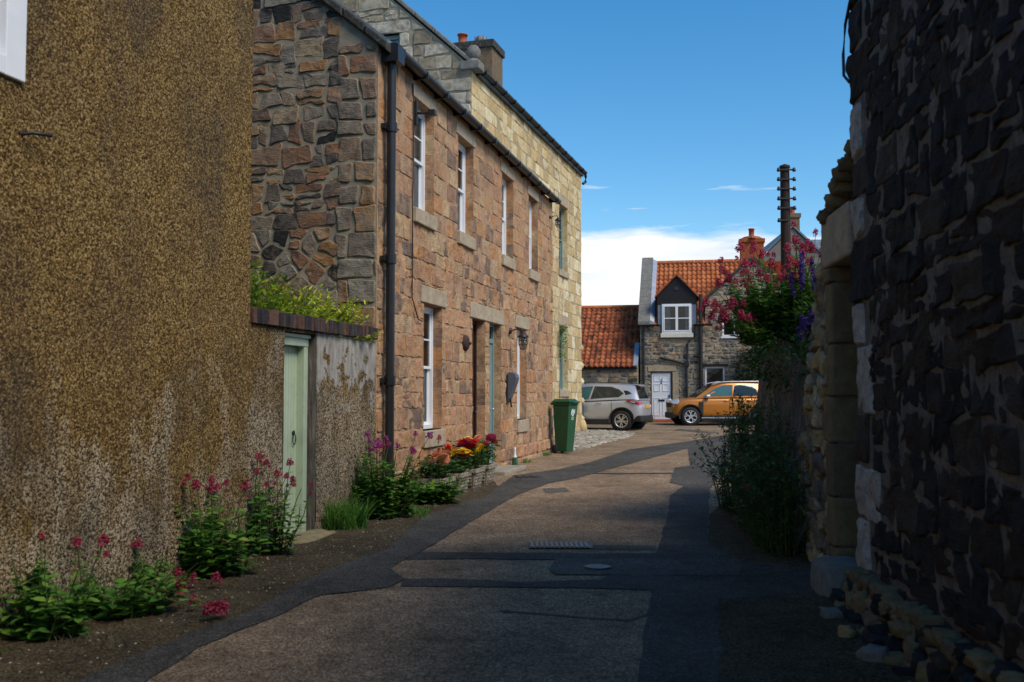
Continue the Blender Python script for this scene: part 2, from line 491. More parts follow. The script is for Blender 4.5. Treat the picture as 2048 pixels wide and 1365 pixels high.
M['leafmid'] = leaf_mat('mid_leaf', [(.02, .07, .018), (.045, .14, .03), (.09, .23, .045), (.18, .34, .09)])
M['leafgold'] = leaf_mat('golden_leaf', [(.03, .10, .012), (.14, .26, .018), (.36, .46, .025), (.60, .60, .05)])
M['leafhedge'] = leaf_mat('hedge_leaf', [(.012, .032, .012), (.022, .055, .016), (.04, .08, .02)])
M['leafbeg'] = leaf_mat('bedding_leaf', [(.018, .055, .016), (.04, .11, .025), (.07, .16, .035)])
M['red'] = leaf_mat('crimson_petal', [(.28, .015, .045), (.42, .035, .085), (.56, .09, .16)], .3)
M['crimson'] = leaf_mat('shade_lifted_petal', [(.42, .025, .07), (.60, .06, .13), (.72, .15, .22)], .3)  # petal colour brightened because these clumps stand in shade
M['magenta'] = leaf_mat('magenta_petal', [(.25, .02, .16), (.42, .05, .28), (.55, .12, .40)], .3)
M['violet'] = leaf_mat('violet_petal', [(.06, .025, .16), (.11, .045, .28), (.16, .08, .36)], .3)
M['yellow'] = leaf_mat('yellow_petal', [(.65, .33, .01), (.80, .55, .02), (.85, .66, .06)], .25)
M['scarlet'] = leaf_mat('scarlet_petal', [(.40, .008, .006), (.60, .02, .01), (.70, .05, .02)], .25)
M['peach'] = leaf_mat('peach_petal', [(.75, .22, .08), (.80, .36, .20), (.85, .50, .36)], .25)
M['pinkp'] = leaf_mat('pink_petal', [(.55, .03, .12), (.70, .10, .22), (.75, .25, .22)], .25)
M['stem'] = leaf_mat('stem_green', [(.05, .09, .025), (.09, .12, .04), (.14, .10, .05)], .1)
M['seed'] = leaf_mat('seed_head', [(.05, .045, .03), (.12, .10, .06), (.2, .16, .1)], .2)
def glass():
    n = NT('window_glass')
    tr = n.n('ShaderNodeBsdfTransparent')
    tr.inputs[0].default_value = (.55, .62, .62, 1)
    gl = n.n('ShaderNodeBsdfGlossy')
    gl.inputs['Roughness'].default_value = .02
    fr = n.n('ShaderNodeFresnel')
    fr.inputs[0].default_value = 1.6
    mx = n.n('ShaderNodeMixShader')
    n.l(fr.outputs[0], mx.inputs[0])
    n.l(tr.outputs[0], mx.inputs[1])
    n.l(gl.outputs[0], mx.inputs[2])
    n.l(mx.outputs[0], n.out.inputs[0])
    return n.mat
M['glass'] = glass()
M['carglass'] = NT('car_glass').done((.012, .02, .022), .04, spec=.7)
M['tealglass'] = NT('tinted_car_glass').done((.05, .12, .115), .05, spec=.8)
M['silver'] = plain('silver_paint', (.50, .51, .53), (.47, .48, .50), 2, .3, 0, metal=.45, coat=.6)
M['orange'] = plain('orange_paint', (.52, .19, .022), (.48, .17, .02), 2, .28, 0, metal=.35, coat=.7)
M['plastic'] = plain('black_plastic', (.014, .014, .015), (.02, .02, .02), 6, .55)
M['rubber'] = plain('rubber', (.012, .012, .012), (.018, .018, .018), 8, .8)
M['alloy'] = plain('alloy', (.58, .58, .59), (.5, .5, .51), 8, .3, metal=.8)
M['lampred'] = NT('tail_lamp_red').done((.45, .012, .03), .12, spec=.6)
M['lampclear'] = NT('lamp_clear').done((.55, .58, .62), .1, spec=.7, metal=.3)
M['plate'] = plain('yellow_plate', (.62, .40, .06), (.58, .36, .05), 5, .4)
M['bin'] = plain('green_bin_plastic', (.016, .085, .030), (.012, .068, .024), 3, .45, .1, 80)
M['print'] = plain('white_print', (.62, .66, .62), (.5, .54, .5), 30, .6)
M['planter'] = stone_mat('cast_stone_planter', [(.28, .245, .185), (.22, .19, .14), (.33, .29, .22), (.17, .145, .11)], .45, .5, 14, (.10, .10, .06), .62)
M['curtain'] = plain('pale_curtain_and_sheen', (.72, .71, .68), (.6, .59, .56), 3, .9)
M['dark'] = plain('unlit_room_black', (.008, .007, .006), (.005, .005, .005), 3, .9)
M['furn'] = plain('wood_furniture', (.16, .09, .05), (.1, .06, .03), 6, .6)
M['charge'] = plain('grey_plastic', (.10, .115, .135), (.085, .1, .115), 4, .35)
M['bottleg'] = plain('bottle_glass', (.03, .10, .04), (.02, .07, .03), 4, .1, spec=.6)
M['bottlew'] = plain('bottle_label', (.7, .72, .7), (.6, .62, .6), 9, .4)
M['rust'] = plain('rusted_plate', (.07, .03, .02), (.035, .018, .014), 12, .85, .5, 60)
M['blackwood'] = plain('black_boarding', (.006, .006, .007), (.011, .011, .012), 6, .6, .2, 30)
M['bluewood'] = plain('blue_grey_boards', (.22, .27, .34), (.15, .19, .25), 6, .5, .15, 30)
# ------------------------------------------------------------------ stonework
def front(u, v, w):
    return (u, -w, v)
def area(p):
    return .5 * abs(sum(p[i][0] * p[(i + 1) % len(p)][1] - p[(i + 1) % len(p)][0] * p[i][1] for i in range(len(p))))
def clip(poly, nx, ny, d):
    out = []
    for i in range(len(poly)):
        a, b = poly[i], poly[(i + 1) % len(poly)]
        da, db = a[0] * nx + a[1] * ny - d, b[0] * nx + b[1] * ny - d
        if da <= 0:
            out.append(a)
        if (da < 0 < db) or (db < 0 < da):
            t = da / (da - db)
            out.append((a[0] + (b[0] - a[0]) * t, a[1] + (b[1] - a[1]) * t))
    return out
def fit(poly, holes=(), planes=()):
    for nx, ny, d in planes:
        poly = clip(poly, nx, ny, d)
        if len(poly) < 3:
            return None
    for a, b, c, d in holes:
        us, vs = [p[0] for p in poly], [p[1] for p in poly]
        if max(us) <= a or min(us) >= b or max(vs) <= c or min(vs) >= d:
            continue
        cx, cy = sum(us) / len(us), sum(vs) / len(vs)
        k = max((a - cx, (1, 0, a)), (cx - b, (-1, 0, -b)), (c - cy, (0, 1, c)), (cy - d, (0, -1, -d)))
        poly = clip(poly, *k[1])
        if len(poly) < 3:
            return None
    return poly if area(poly) > .004 else None
def courses(u0, u1, v0, v1, h, w, jit, rng, split=0.0):
    out = []
    v = v0
    while v < v1 - .02:
        hh = rng.uniform(*h)
        if v + hh > v1 - h[0] * .5:
            hh = v1 - v
        u = u0 - rng.uniform(0, w[0])
        while u < u1:
            ww = rng.uniform(*w)
            a, b = max(u, u0), min(u + ww, u1)
            if b - a > .05:
                js = lambda: rng.uniform(-jit, jit)
                if rng.random() < split:
                    mid = v + hh * rng.uniform(.35, .65)
                    cells = [(a, b, v, mid), (a, b, mid, v + hh)]
                else:
                    cells = [(a, b, v, v + hh)]
                for (p, q, r_, s_) in cells:
                    out.append([(p + js(), r_ + js()), (q + js(), r_ + js()), (q + js(), s_ + js()), (p + js(), s_ + js())])
            u += ww
        v += hh
    return out
def vorcells(u0, u1, v0, v1, su, sv, rng):
    """irregular rubble: Voronoi cells of a jittered grid"""
    nu, nv = max(1, round((u1 - u0) / su)), max(1, round((v1 - v0) / sv))
    S = {}
    for i in range(-1, nu + 1):
        for j in range(-1, nv + 1):
            S[i, j] = (u0 + (i + .5 + (.25 if j % 2 else -.25) + rng.uniform(-.34, .34)) * (u1 - u0) / nu, v0 + (j + .5 + rng.uniform(-.34, .34)) * (v1 - v0) / nv)
    out = []
    for i in range(nu):
        for j in range(nv):
            p = S[i, j]
            poly = [(u0, v0), (u1, v0), (u1, v1), (u0, v1)]
            for a in range(-2, 3):
                for b in range(-2, 3):
                    q = S.get((i + a, j + b))
                    if q and (a or b) and len(poly) > 2:
                        nx, ny = (q[0] - p[0]) , (q[1] - p[1])
                        poly = clip(poly, nx, ny, nx * (p[0] + q[0]) / 2 + ny * (p[1] + q[1]) / 2)
            if len(poly) > 2:
                out.append(poly)
    return out
def stone(mb, poly, mapf, rng, h=.02, gap=.012, m=1, seg=.12, rough=.012, chk=1, wob=.008, w0=-.01, tone=None, eb=.018):
    cx, cy = sum(p[0] for p in poly) / len(poly), sum(p[1] for p in poly) / len(poly)
    q = []
    for a, b in zip(poly, poly[1:] + poly[:1]):
        L = math.hypot(b[0] - a[0], b[1] - a[1])
        k = max(1, int(L / seg))
        for i in range(k):
            q.append((a[0] + (b[0] - a[0]) * i / k, a[1] + (b[1] - a[1]) * i / k))
    sh = []
    for x, y in q:
        l = math.hypot(x - cx, y - cy) or 1e-6
        f = max(.4, 1 - gap * 1.25 / l)
        nn = noise.noise_vector(Vector((x * 7 + cy * 3, y * 7 + cx * 5, 1.3)))
        sh.append((cx + (x - cx) * f + nn.x * wob, cy + (y - cy) * f + nn.y * wob))
    for _ in range(chk):
        z = []
        for a, b in zip(sh, sh[1:] + sh[:1]):
            z += [(a[0] * .75 + b[0] * .25, a[1] * .75 + b[1] * .25), (a[0] * .25 + b[0] * .75, a[1] * .25 + b[1] * .75)]
        sh = z
    n = len(sh)
    hh = h * rng.uniform(.6, 1.35)
    tx, ty = rng.uniform(-.05, .05), rng.uniform(-.05, .05)
    vs = []
    for ins, hg in ((0, w0), (.004, hh * .6), (eb, hh), (-.55, hh * 1.04)):
        for x, y in sh:
            l = math.hypot(x - cx, y - cy) or 1e-6
            f_ = -ins if ins < 0 else min(.4, ins / l)
            X, Y = x + (cx - x) * f_, y + (cy - y) * f_
            w = hg
            if hg > 0:
                w += (noise.noise(Vector((X * 6, Y * 6, cx))) * rough + noise.noise(Vector((X * 19, Y * 19, cy))) * rough * .5) * (.5 if ins == .004 else 1) + tx * (X - cx) + ty * (Y - cy)
            vs.append(mapf(X, Y, w))
    vs.append(mapf(cx, cy, hh * 1.1))
    tone = tone or rt(rng)
    ring = lambda r_, n=n: [(r_ * n + i, r_ * n + (i + 1) % n, (r_ + 1) * n + (i + 1) % n, (r_ + 1) * n + i) for i in range(n)]
    mb.add(vs[:3 * n], ring(0) + ring(1), m, tone, True)
    top = vs[2 * n:]
    mb.add(top, ring(0) + [(n + i, n + (i + 1) % n, 2 * n) for i in range(n)], m, tone, True)
def panel(mb, mapf, u0, u1, v0, v1, holes=(), depth=.25, m=0, mr=1, rng=None, step=.29):
    rng = rng or random.Random(3)
    us = sorted({u0, u1, *[q for h in holes for q in h[:2]]})
    vs = sorted({v0, v1, *[q for h in holes for q in h[2:]]})
    us = [q for q in us if u0 <= q <= u1]
    vs = [q for q in vs if v0 <= q <= v1]
    for a, b in zip(us, us[1:]):
        for c, d in zip(vs, vs[1:]):
            x, y = (a + b) / 2, (c + d) / 2
            if any(h[0] < x < h[1] and h[2] < y < h[3] for h in holes):
                continue
            mb.quad(mapf(a, c, 0), mapf(b, c, 0), mapf(b, d, 0), mapf(a, d, 0), m)
    for a, b, c, d in holes:
        k = max(1, round((d - c) / step))
        for i in range(k):
            p, q = c + (d - c) * i / k, c + (d - c) * (i + 1) / k
            for e in (a, b):
                mb.quad(mapf(e, p + .005, .012), mapf(e, q - .005, .012), mapf(e, q - .005, -depth), mapf(e, p + .005, -depth), mr, rt(rng))
                mb.quad(mapf(e, q - .005, .004), mapf(e, q + .005, .004), mapf(e, q + .005, -depth), mapf(e, q - .005, -depth), m)
        for e in (c, d):
            mb.quad(mapf(a, e, .012), mapf(b, e, .012), mapf(b, e, -depth), mapf(a, e, -depth), mr, rt(rng))
def block(name, mat, parent, x0, x1, z0, z1, out=.03, back=.2, bevel=.012):
    mb = MB()
    mb.box(x0, x1, -out, back, z0, z1)
    return mb.build(name, mat, parent, bevel=bevel)
def sash_window(parent, x0, x1, z0, z1, rec, fm, cols=2, up=2, low=2, meet=.5, name='sash_window', fw=.055, sheen=0):
    mb, g = MB(), MB()
    y0 = rec
    for a, b, c, d in ((x0, x0 + fw, z0, z1), (x1 - fw, x1, z0, z1), (x0 + fw, x1 - fw, z1 - fw, z1), (x0 + fw, x1 - fw, z0, z0 + fw * 1.1)):
        mb.box(a, b, y0, y0 + .11, c, d)
    X0, X1, Z0, Z1 = x0 + fw, x1 - fw, z0 + fw * 1.1, z1 - fw
    zm = Z0 + (Z1 - Z0) * meet
    for lo, hi, yy, rows in ((zm - .02, Z1, y0 + .018, up), (Z0, zm + .02, y0 + .055, low)):
        s = .042
        for a, b, c, d in ((X0, X0 + s, lo, hi), (X1 - s, X1, lo, hi), (X0 + s, X1 - s, hi - s, hi), (X0 + s, X1 - s, lo, lo + s)):
            mb.box(a, b, yy, yy + .032, c, d)
        for k in range(1, cols):
            xc = X0 + (X1 - X0) * k / cols
            mb.box(xc - .011, xc + .011, yy + .004, yy + .028, lo + s, hi - s)
        for k in range(1, rows):
            zc = lo + (hi - lo) * k / rows
            mb.box(X0 + s, X1 - s, yy + .006, yy + .026, zc - .011, zc + .011)
        g.quad((X0 + s, yy + .016, lo + s), (X1 - s, yy + .016, lo + s), (X1 - s, yy + .016, hi - s), (X0 + s, yy + .016, hi - s))
    f = mb.build(name, fm, parent)
    g.build('pane', M['glass'], f)
    if sheen:
        c = MB()
        c.quad((X0, y0 + .095, Z0), (X1, y0 + .095, Z0), (X1, y0 + .095, Z0 + (Z1 - Z0) * sheen), (X0, y0 + .095, Z0 + (Z1 - Z0) * sheen))
        c.build('pale_backing', M['curtain'], f)  # pale panel added to imitate sky reflected in the panes
    return f
def roof_slabs(mb, x0, x1, ye, yr, yb, ze, zr, th=.09, m=0):
    zb = ze + (zr - ze) * (yb - yr) / (ye - yr) if False else ze
    for a, za, b, zb_ in ((ye, ze, yr, zr), (yb, zb, yr, zr)):
        mb.add([(x0, a, za), (x1, a, za), (x1, b, zb_), (x0, b, zb_), (x0, a, za + th), (x1, a, za + th), (x1, b, zb_ + th), (x0, b, zb_ + th)],
               [(0, 1, 2, 3), (4, 5, 6, 7), (0, 1, 5, 4), (1, 2, 6, 5), (3, 0, 4, 7)], m)
def shell(mb, x0, x1, y1, z0, z1, zr=None, m=0, near=False, far=True):
    """back and end walls of a house behind its detailed faces"""
    yr = y1 / 2
    mb.quad((x0, y1, z0), (x1, y1, z0), (x1, y1, z1), (x0, y1, z1), m)
    for x, on in ((x0, near), (x1, far)):
        if on:
            mb.quad((x, .02, z0), (x, y1, z0), (x, y1, z1), (x, .02, z1), m)
            if zr:
                mb.add([(x, .02, z1), (x, y1, z1), (x, yr, zr)], [(0, 1, 2)], m)
# ================================================================== THE GROUND
def slices(poly, brk):
    out, ks = [], [-300] + brk + [700]
    for a, b in zip(ks, ks[1:]):
        p = clip(clip(poly, 0, 1, b), 0, -1, -a)
        if len(p) > 2 and area(p) > 1e-4:
            out.append(p)
    return out
BRK = [4, 13, 23, 33, 41]
def sheet(name, poly, mat, dz, kind='structure'):
    mb = MB()
    for p in slices(poly, BRK):
        v3 = [Vector((x, y, 0)) for x, y in p]
        for tri in tessellate_polygon([v3]):
            a, b, c = [p[i] for i in tri]
            if (b[0] - a[0]) * (c[1] - a[1]) - (b[1] - a[1]) * (c[0] - a[0]) < 0:
                b, c = c, b
            mb.add([(q[0], q[1], gz(q[1]) + dz) for q in (a, b, c)], [(0, 1, 2)])
    return tag(mb.build(name, mat), kind=kind)
def ragged(pix, rng, amp=.025, seg=.18):
    P = [gpt(*q) for q in pix]
    out = []
    for a, b in zip(P, P[1:] + P[:1]):
        L = math.hypot(b[0] - a[0], b[1] - a[1])
        k = max(1, int(L / seg))
        for i in range(k):
            x, y = a[0] + (b[0] - a[0]) * i / k, a[1] + (b[1] - a[1]) * i / k
            q = noise.noise_vector(Vector((x * 4, y * 4, 3))) + noise.noise_vector(Vector((x * 13, y * 13, 7))) * .5
            out.append((x + q.x * amp, y + q.y * amp))
    return out
rg = random.Random(11)
sheet('ground', [(-500, -200), (500, -200), (500, 690), (-500, 690)], M['grassland'], -.03)
sheet('road', [(-9, -12), (16, -12), (20, 41.6), (-9, 41.6)], M['road'], 0)
sheet('verge', ragged([(-300, 1560), (60, 1402), (330, 1292), (520, 1217), (600, 1167), (700, 1126), (776, 1101), (848, 1037), (979, 993), (999, 974), (985, 962), (900, 960), (780, 1000), (600, 1085), (-200, 1352), (-500, 1460)], rg, .05), M['dirt'], .004)
sheet('verge', ragged([(1436, 1199), (1500, 1195), (1640, 1184), (1720, 1215), (1980, 1420), (1436, 1420)], rg, .03), M['dirt'], .0042)  # darker sheet laid over the lower right of the street
sheet('verge', ragged([(1418, 1030), (1416, 1092), (1474, 1121), (1640, 1142), (1640, 1060), (1500, 960)], rg, .03), M['dirt'], .0042)
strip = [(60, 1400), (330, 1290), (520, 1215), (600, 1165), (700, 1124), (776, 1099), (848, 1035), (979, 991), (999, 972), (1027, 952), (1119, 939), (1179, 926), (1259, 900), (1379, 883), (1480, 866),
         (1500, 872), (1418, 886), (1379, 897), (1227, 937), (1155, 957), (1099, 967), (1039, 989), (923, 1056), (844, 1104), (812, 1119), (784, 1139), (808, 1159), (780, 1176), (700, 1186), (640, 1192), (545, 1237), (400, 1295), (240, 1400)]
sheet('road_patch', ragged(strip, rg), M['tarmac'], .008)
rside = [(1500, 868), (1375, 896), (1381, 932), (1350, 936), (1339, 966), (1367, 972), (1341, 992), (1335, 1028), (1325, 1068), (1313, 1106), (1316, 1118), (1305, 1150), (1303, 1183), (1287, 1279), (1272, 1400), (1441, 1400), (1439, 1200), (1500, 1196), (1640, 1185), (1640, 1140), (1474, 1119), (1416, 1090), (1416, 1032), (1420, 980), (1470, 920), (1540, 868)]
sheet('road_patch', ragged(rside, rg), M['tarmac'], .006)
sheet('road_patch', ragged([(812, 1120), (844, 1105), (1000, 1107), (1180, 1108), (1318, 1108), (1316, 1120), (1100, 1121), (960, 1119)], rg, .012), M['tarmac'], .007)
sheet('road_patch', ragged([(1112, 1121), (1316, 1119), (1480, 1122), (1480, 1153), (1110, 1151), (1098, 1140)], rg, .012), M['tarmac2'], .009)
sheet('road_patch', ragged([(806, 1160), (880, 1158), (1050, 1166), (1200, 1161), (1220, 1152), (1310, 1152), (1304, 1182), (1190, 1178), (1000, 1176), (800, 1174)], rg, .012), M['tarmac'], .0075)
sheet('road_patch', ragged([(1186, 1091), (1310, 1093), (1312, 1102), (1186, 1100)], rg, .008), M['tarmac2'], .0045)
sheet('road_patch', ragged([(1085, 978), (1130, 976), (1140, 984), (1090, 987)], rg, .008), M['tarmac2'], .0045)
sheet('road_patch', ragged([(1360, 858), (1440, 866), (1420, 868), (1345, 861)], rg, .05), M['tarmac2'], .0045)
for pix in ([(1120, 946), (1240, 947), (1370, 946), (1370, 948), (1240, 949), (1120, 948)], [(1180, 1236), (1260, 1240), (1300, 1228), (1300, 1231), (1258, 1244), (1180, 1239)], [(1000, 1222), (1110, 1230), (1180, 1236), (1180, 1239), (1110, 1233), (1000, 1225)]):
    sheet('road_crack', ragged(pix, rg, .012, .1), M['seam'], .005)
# cobbled apron before the yellow house
mb = MB()
ap = [gpt(*q) for q in [(1146, 862), (1200, 864), (1271, 868), (1240, 879), (1180, 894), (1128, 904)]] + [(.98, 22.9), (1.2, 29.0), (2.2, 33.6)]
hull = [(1.25, 23.1), gpt(1180, 894), gpt(1240, 879), gpt(1271, 868), gpt(1225, 862), (2.46, 33.9), (1.7, 31.6)]
for p in vorcells(.8, 5.2, 22.8, 34.6, .2, .24, rg):
    cx, cy = sum(q[0] for q in p) / len(p), sum(q[1] for q in p) / len(p)
    ins = False
    for a, b in zip(hull, hull[1:] + hull[:1]):
        if (a[1] > cy) != (b[1] > cy) and cx < (b[0] - a[0]) * (cy - a[1]) / (b[1] - a[1]) + a[0]:
            ins = not ins
    if ins:
        stone(mb, p, lambda u, v, w: (u, v, gz(v) + .004 + w), rg, .03, .012, 0, .2, .01)
tag(mb.build('cobbled_pavement', M['cobble']), kind='structure')
# ================================================================== PEBBLEDASHED HOUSE (near left)
AL = math.atan(.249)
LFT = (-4.809, 0, 0)
LROT = math.pi / 2 - AL
def lw(s, y, z=0):
    return (LFT[0] + s * math.sin(AL) - y * math.cos(AL), s * math.cos(AL) + y * math.sin(AL), z)
def lgz(s, y=0):
    return gz(lw(s, y)[1])
def rough_face(mb, mapf, u0, u1, v0, v1, holes, step, amp, m=0):
    us = [u0 + (u1 - u0) * i / max(1, round((u1 - u0) / step)) for i in range(max(1, round((u1 - u0) / step)) + 1)]
    vs = [v0 + (v1 - v0) * i / max(1, round((v1 - v0) / step)) for i in range(max(1, round((v1 - v0) / step)) + 1)]
    us = sorted({*us, *[q for h in holes for q in h[:2]]})
    vs = sorted({*vs, *[q for h in holes for q in h[2:]]})
    V = []
    for v in vs:
        for u in us:
            e = noise.noise(Vector((u * 1.3, v * 1.3, 0))) * amp + noise.noise(Vector((u * 5, v * 5, 4))) * amp * .35
            V.append(mapf(u, v, e))
    n = len(us)
    F_ = []
    for j in range(len(vs) - 1):
        for i in range(n - 1):
            x, y = (us[i] + us[i + 1]) / 2, (vs[j] + vs[j + 1]) / 2
            if not any(h[0] < x < h[1] and h[2] < y < h[3] for h in holes):
                F_.append((j * n + i, j * n + i + 1, (j + 1) * n + i + 1, (j + 1) * n + i))
    mb.add(V, F_, m, (.5, .5, .5), True)
hA = empty('pebbledashed_house', LFT, LROT, 'tall golden brown pebbledashed house at the left edge with a white window corner', 'house')
mb = MB()
hole = [(5.45, 6.58, 3.64, 5.2)]
rough_face(mb, front, -7, 9.65, -.1, 7.0, hole, .3, .02)
panel(mb, front, -7.0, -6.99, 0, .01, hole, .2, 0, 0)
mb.quad((9.65, .0, -.1), (9.65, 7, -.1), (9.65, 7, 7.0), (9.65, 0, 7.0))
mb.add([(9.65, 0, 7), (9.65, 7, 7), (9.65, 3.5, 9.6)], [(0, 1, 2)])
shell(mb, -7, 9.65, 7, -.1, 7, 9.6, 0, True, False)
mb.build('wall', M['harl'], hA)
mb = MB()
roof_slabs(mb, -7.1, 9.72, -.2, 3.5, 7.2, 6.95, 9.6)
mb.build('roof', M['slate'], hA)
wA = sash_window(hA, 5.45, 6.46, 3.74, 5.2, .06, M['white'], 2, 1, 1)
mb = MB()
mb.box(6.44, 6.62, -.03, .05, 3.62, 5.35)
mb.box(5.3, 6.439, -.032, .05, 3.62, 3.745)
mb.build('surround', M['white'], wA, bevel=.008)
mb = MB()
mb.tube([(6.62, .03, 3.28), (6.63, -.08, 3.29), (6.79, -.10, 3.31)], .013, 6)
mb.build('iron_hook', M['iron'], hA)
# ================================================================== GARDEN WALL WITH GREEN DOOR
gw = empty('garden_wall', lw(9.66, 0), LROT, 'low worn pebbledashed wall topped with dark bricks between the two left houses', 'wall')
gx = Matrix.Translation((-9.66, 0, 0))
def part(mb, name, mat, parent, off=9.66, **k):
    return mb.build(name, mat, parent, xf=Matrix.Translation((-off, 0, 0)), **k)
mb = MB()
op = (10.37, 11.13, 0, 2.22)
rough_face(mb, front, 9.65, 12.84, -.05, 2.25, [op], .18, .02)
dk = MB()
for a in (10.37, 11.13):
    rough_face(dk, lambda u, v, w, a=a: (a + (w if a > 11 else -w) * -.5, u, v), .0, .42, -.05, 2.22, [], .14, .02)
mb.quad((9.66, .42, 0), (12.84, .42, 0), (12.84, .42, 2.25), (9.66, .42, 2.25))
mb.quad((9.66, -.0, 2.25), (12.84, -.0, 2.25), (12.84, .42, 2.25), (9.66, .42, 2.25))
part(mb, 'wall_face', M['harl2'], gw)
part(dk, 'reveal', M['streak'], gw)
mb = MB()
r2 = random.Random(5)
u = 9.67
while u < 12.8:
    w_ = r2.uniform(.066, .082)
    dz_ = r2.uniform(-.008, .008)
    mb.box(u, u + w_ - .007, -.045 + r2.uniform(-.008, .008), .44, 2.253 + dz_ * .3, 2.40 + dz_, 0, rt(r2))
    u += w_
part(mb, 'brick_coping', M['copebrick'], gw, bevel=.008)
mb = MB()
fy = .075
mb.box(10.385, 10.46, fy, fy + .16, .06, 2.17)
mb.box(10.985, 11.075, fy, fy + .16, .06, 2.17)
mb.box(10.385, 11.075, fy - .006, fy + .16, 2.09, 2.215)
mb.box(10.375, 11.085, fy - .03, fy + .1, 2.175, 2.214)
part(mb, 'door_frame', M['mint'], gw, bevel=.006)
mb = MB()
u = 10.462
while u < 10.97:
    mb.box(u, u + .0625, fy + .085, fy + .125, .07, 2.088)
    mb.box(u + .0625, u + .0656, fy + .09, fy + .12, .07, 2.088)
    u += .0656
dr = part(mb, 'door', M['mint'], gw, bevel=.004)
mb = MB()
hx, hz = 10.90, 1.12
mb.lathe([(.0, -.012), (.024, -.012), (.026, 0), (.0, .012)], 12, (hx, fy + .08, hz + .05), 'y')
mb.tube([(hx + .035 * math.sin(a), fy + .066, hz - .02 - .055 * math.cos(a)) for a in [k * math.pi / 8 for k in range(17)]], .006, 6)
mb.build('ring_handle', M['iron'], dr)
mb = MB()
mb.blob((10.78, -.08, .06), (.44, .18, .075), random.Random(4), 0, rough=.2, n=22, k=10, sq=.55)
part(mb, 'doorstep', M['ochrestep'], gw)
# ================================================================== PINK SANDSTONE HOUSE
S0, S1, EV = 12.85, 23.8, 6.05
hB = empty('sandstone_house', lw(S0, 0), LROT, 'long pinkish brown sandstone house with white sash windows and black gutter', 'house')
ox = Matrix.Translation((-S0, 0, 0))
def pb(mb, name, mat, parent=None, **k):
    return mb.build(name, mat, parent or hB, xf=ox if parent is None else None, **k)
r3 = random.Random(21)
UPW = [(14.2, 15.07), (16.29, 17.16), (19.1, 19.95), (21.33, 22.18)]
LOW = [(14.64, 15.48), (20.27, 21.07)]
D1, D2 = (17.12, 17.92), (18.2, 19.02)
holesB = [(a, b, 4.18, 5.74) for a, b in UPW] + [(a, b, 1.05, 2.88) for a, b in LOW] + [(*D1, .2, 2.84), (*D2, .24, 2.86)]
mb = MB()
panel(mb, front, S0, S1, 0, EV, holesB, .28, 0, 1, r3)
solid = [(a - .1, b + .12, 5.74, 5.93) for a, b in UPW] + [(a - .03, b + .03, 3.97, 4.185) for a, b in UPW] + [(a - .14, b + .2, 2.875, 3.14) for a, b in LOW] + [(a - .01, b + .1, .8, 1.055) for a, b in LOW] + [(16.98, 19.22, 2.84, 3.11)]
for p in courses(S0 + .02, S1, 4.0, EV - .06, (.25, .30), (.3, .66), .006, r3):
    q = fit(p, holesB + solid)
    if q:
        stone(mb, q, front, r3, .006, .005, 1, .08, .008, 1, .006, eb=.008)
for p in courses(S0 + .02, S1, .55, 4.0, (.2, .33), (.16, .5), .016, r3, .08):
    q = fit(p, holesB + solid)
    if q:
        stone(mb, q, front, r3, .010, .008, 1, .05, .022, 1, .017, eb=.010)
for p in courses(S0 + .02, S1, .05, .55, (.24, .3), (.3, .7), .02, r3):
    q = fit(p, holesB + solid)
    if q:
        stone(mb, q, front, r3, .035, .014, 1, .10, .025, 1, .01)
shell(mb, S0, S1, 7, 0, EV, 8.85, 0, False, True)
pb(mb, 'front_wall', [M['pink_mortar'], M['pink']])
# near gable of dark rubble
mb = MB()
gab = lambda u, v, w: (S0 - w, u, v)
mb.add([(S0, 0, 0), (S0, 7, 0), (S0, 7, EV), (S0, 3.5, 8.85), (S0, 0, EV)], [(0, 1, 2, 3, 4)], 0)
pl = [(-.8 / 1.28, 1 / 1.28, (EV - .02) / 1.28), (-1, 0, 0)]
for p in courses(0, .55, 0, EV, (.2, .36), (.3, .6), .03, r3):
    q = fit(p, (), pl)
    if q:
        stone(mb, q, gab, r3, .018, .014, 1, .08, .018, 1, .012, tone=(r3.choice([.05, .15, .35, .45, .55]), .4, .5))
for p in courses(.5, 4.5, 3.7, 8.8, (.12, .30), (.14, .5), .045, r3, .3):
    q = fit(p, (), pl)
    if q:
        stone(mb, q, gab, r3, .012, .013, 1, .06, .014, 1, .026, eb=.010)
for p in [c for c in vorcells(.5, 4.5, 0, 3.72, .30, .17, r3)]:
    q = fit(p, (), pl)
    if q:
        stone(mb, q, gab, r3, .014, .015, 1, .06, .016, 1, .034, eb=.012)
pb(mb, 'gable_wall', [M['rubble_mortar'], M['rubble']])
mb = MB()
roof_slabs(mb, S0 + .02, S1 + .05, -.12, 3.5, 7.12, EV - .04, 8.87)
pb(mb, 'roof', M['slate'])
mb = MB()
sl = .8
for k in range(12):
    a, b = -.14 + k * .31, -.14 + k * .31 + .30
    for lo, hi in ((0, 1),):
        z0_, z1_ = EV - .02 + a * sl, EV - .02 + b * sl
        j = r3.uniform(-.012, .012)
        mb.add([(S0 - .07 + j, a, z0_), (S0 + .28, a, z0_), (S0 + .28, b, z1_), (S0 - .07 + j, b, z1_), (S0 - .07 + j, a, z0_ + .13 + j), (S0 + .28, a, z0_ + .13), (S0 + .28, b, z1_ + .13), (S0 - .07 + j, b, z1_ + .13 + j)],
               [(3, 2, 1, 0), (4, 5, 6, 7), (0, 1, 5, 4), (1, 2, 6, 5), (2, 3, 7, 6), (3, 0, 4, 7)])
pb(mb, 'verge_coping', M['moss_slab'], bevel=.02)
mb = MB()
gy, gzz = -.13, EV + .02
prof = [(gy + .075 * math.cos(a), gzz + .075 * math.sin(a)) for a in [math.pi + k * math.pi / 8 for k in range(9)]] + [(gy + .065, gzz), (gy - .065, gzz)]
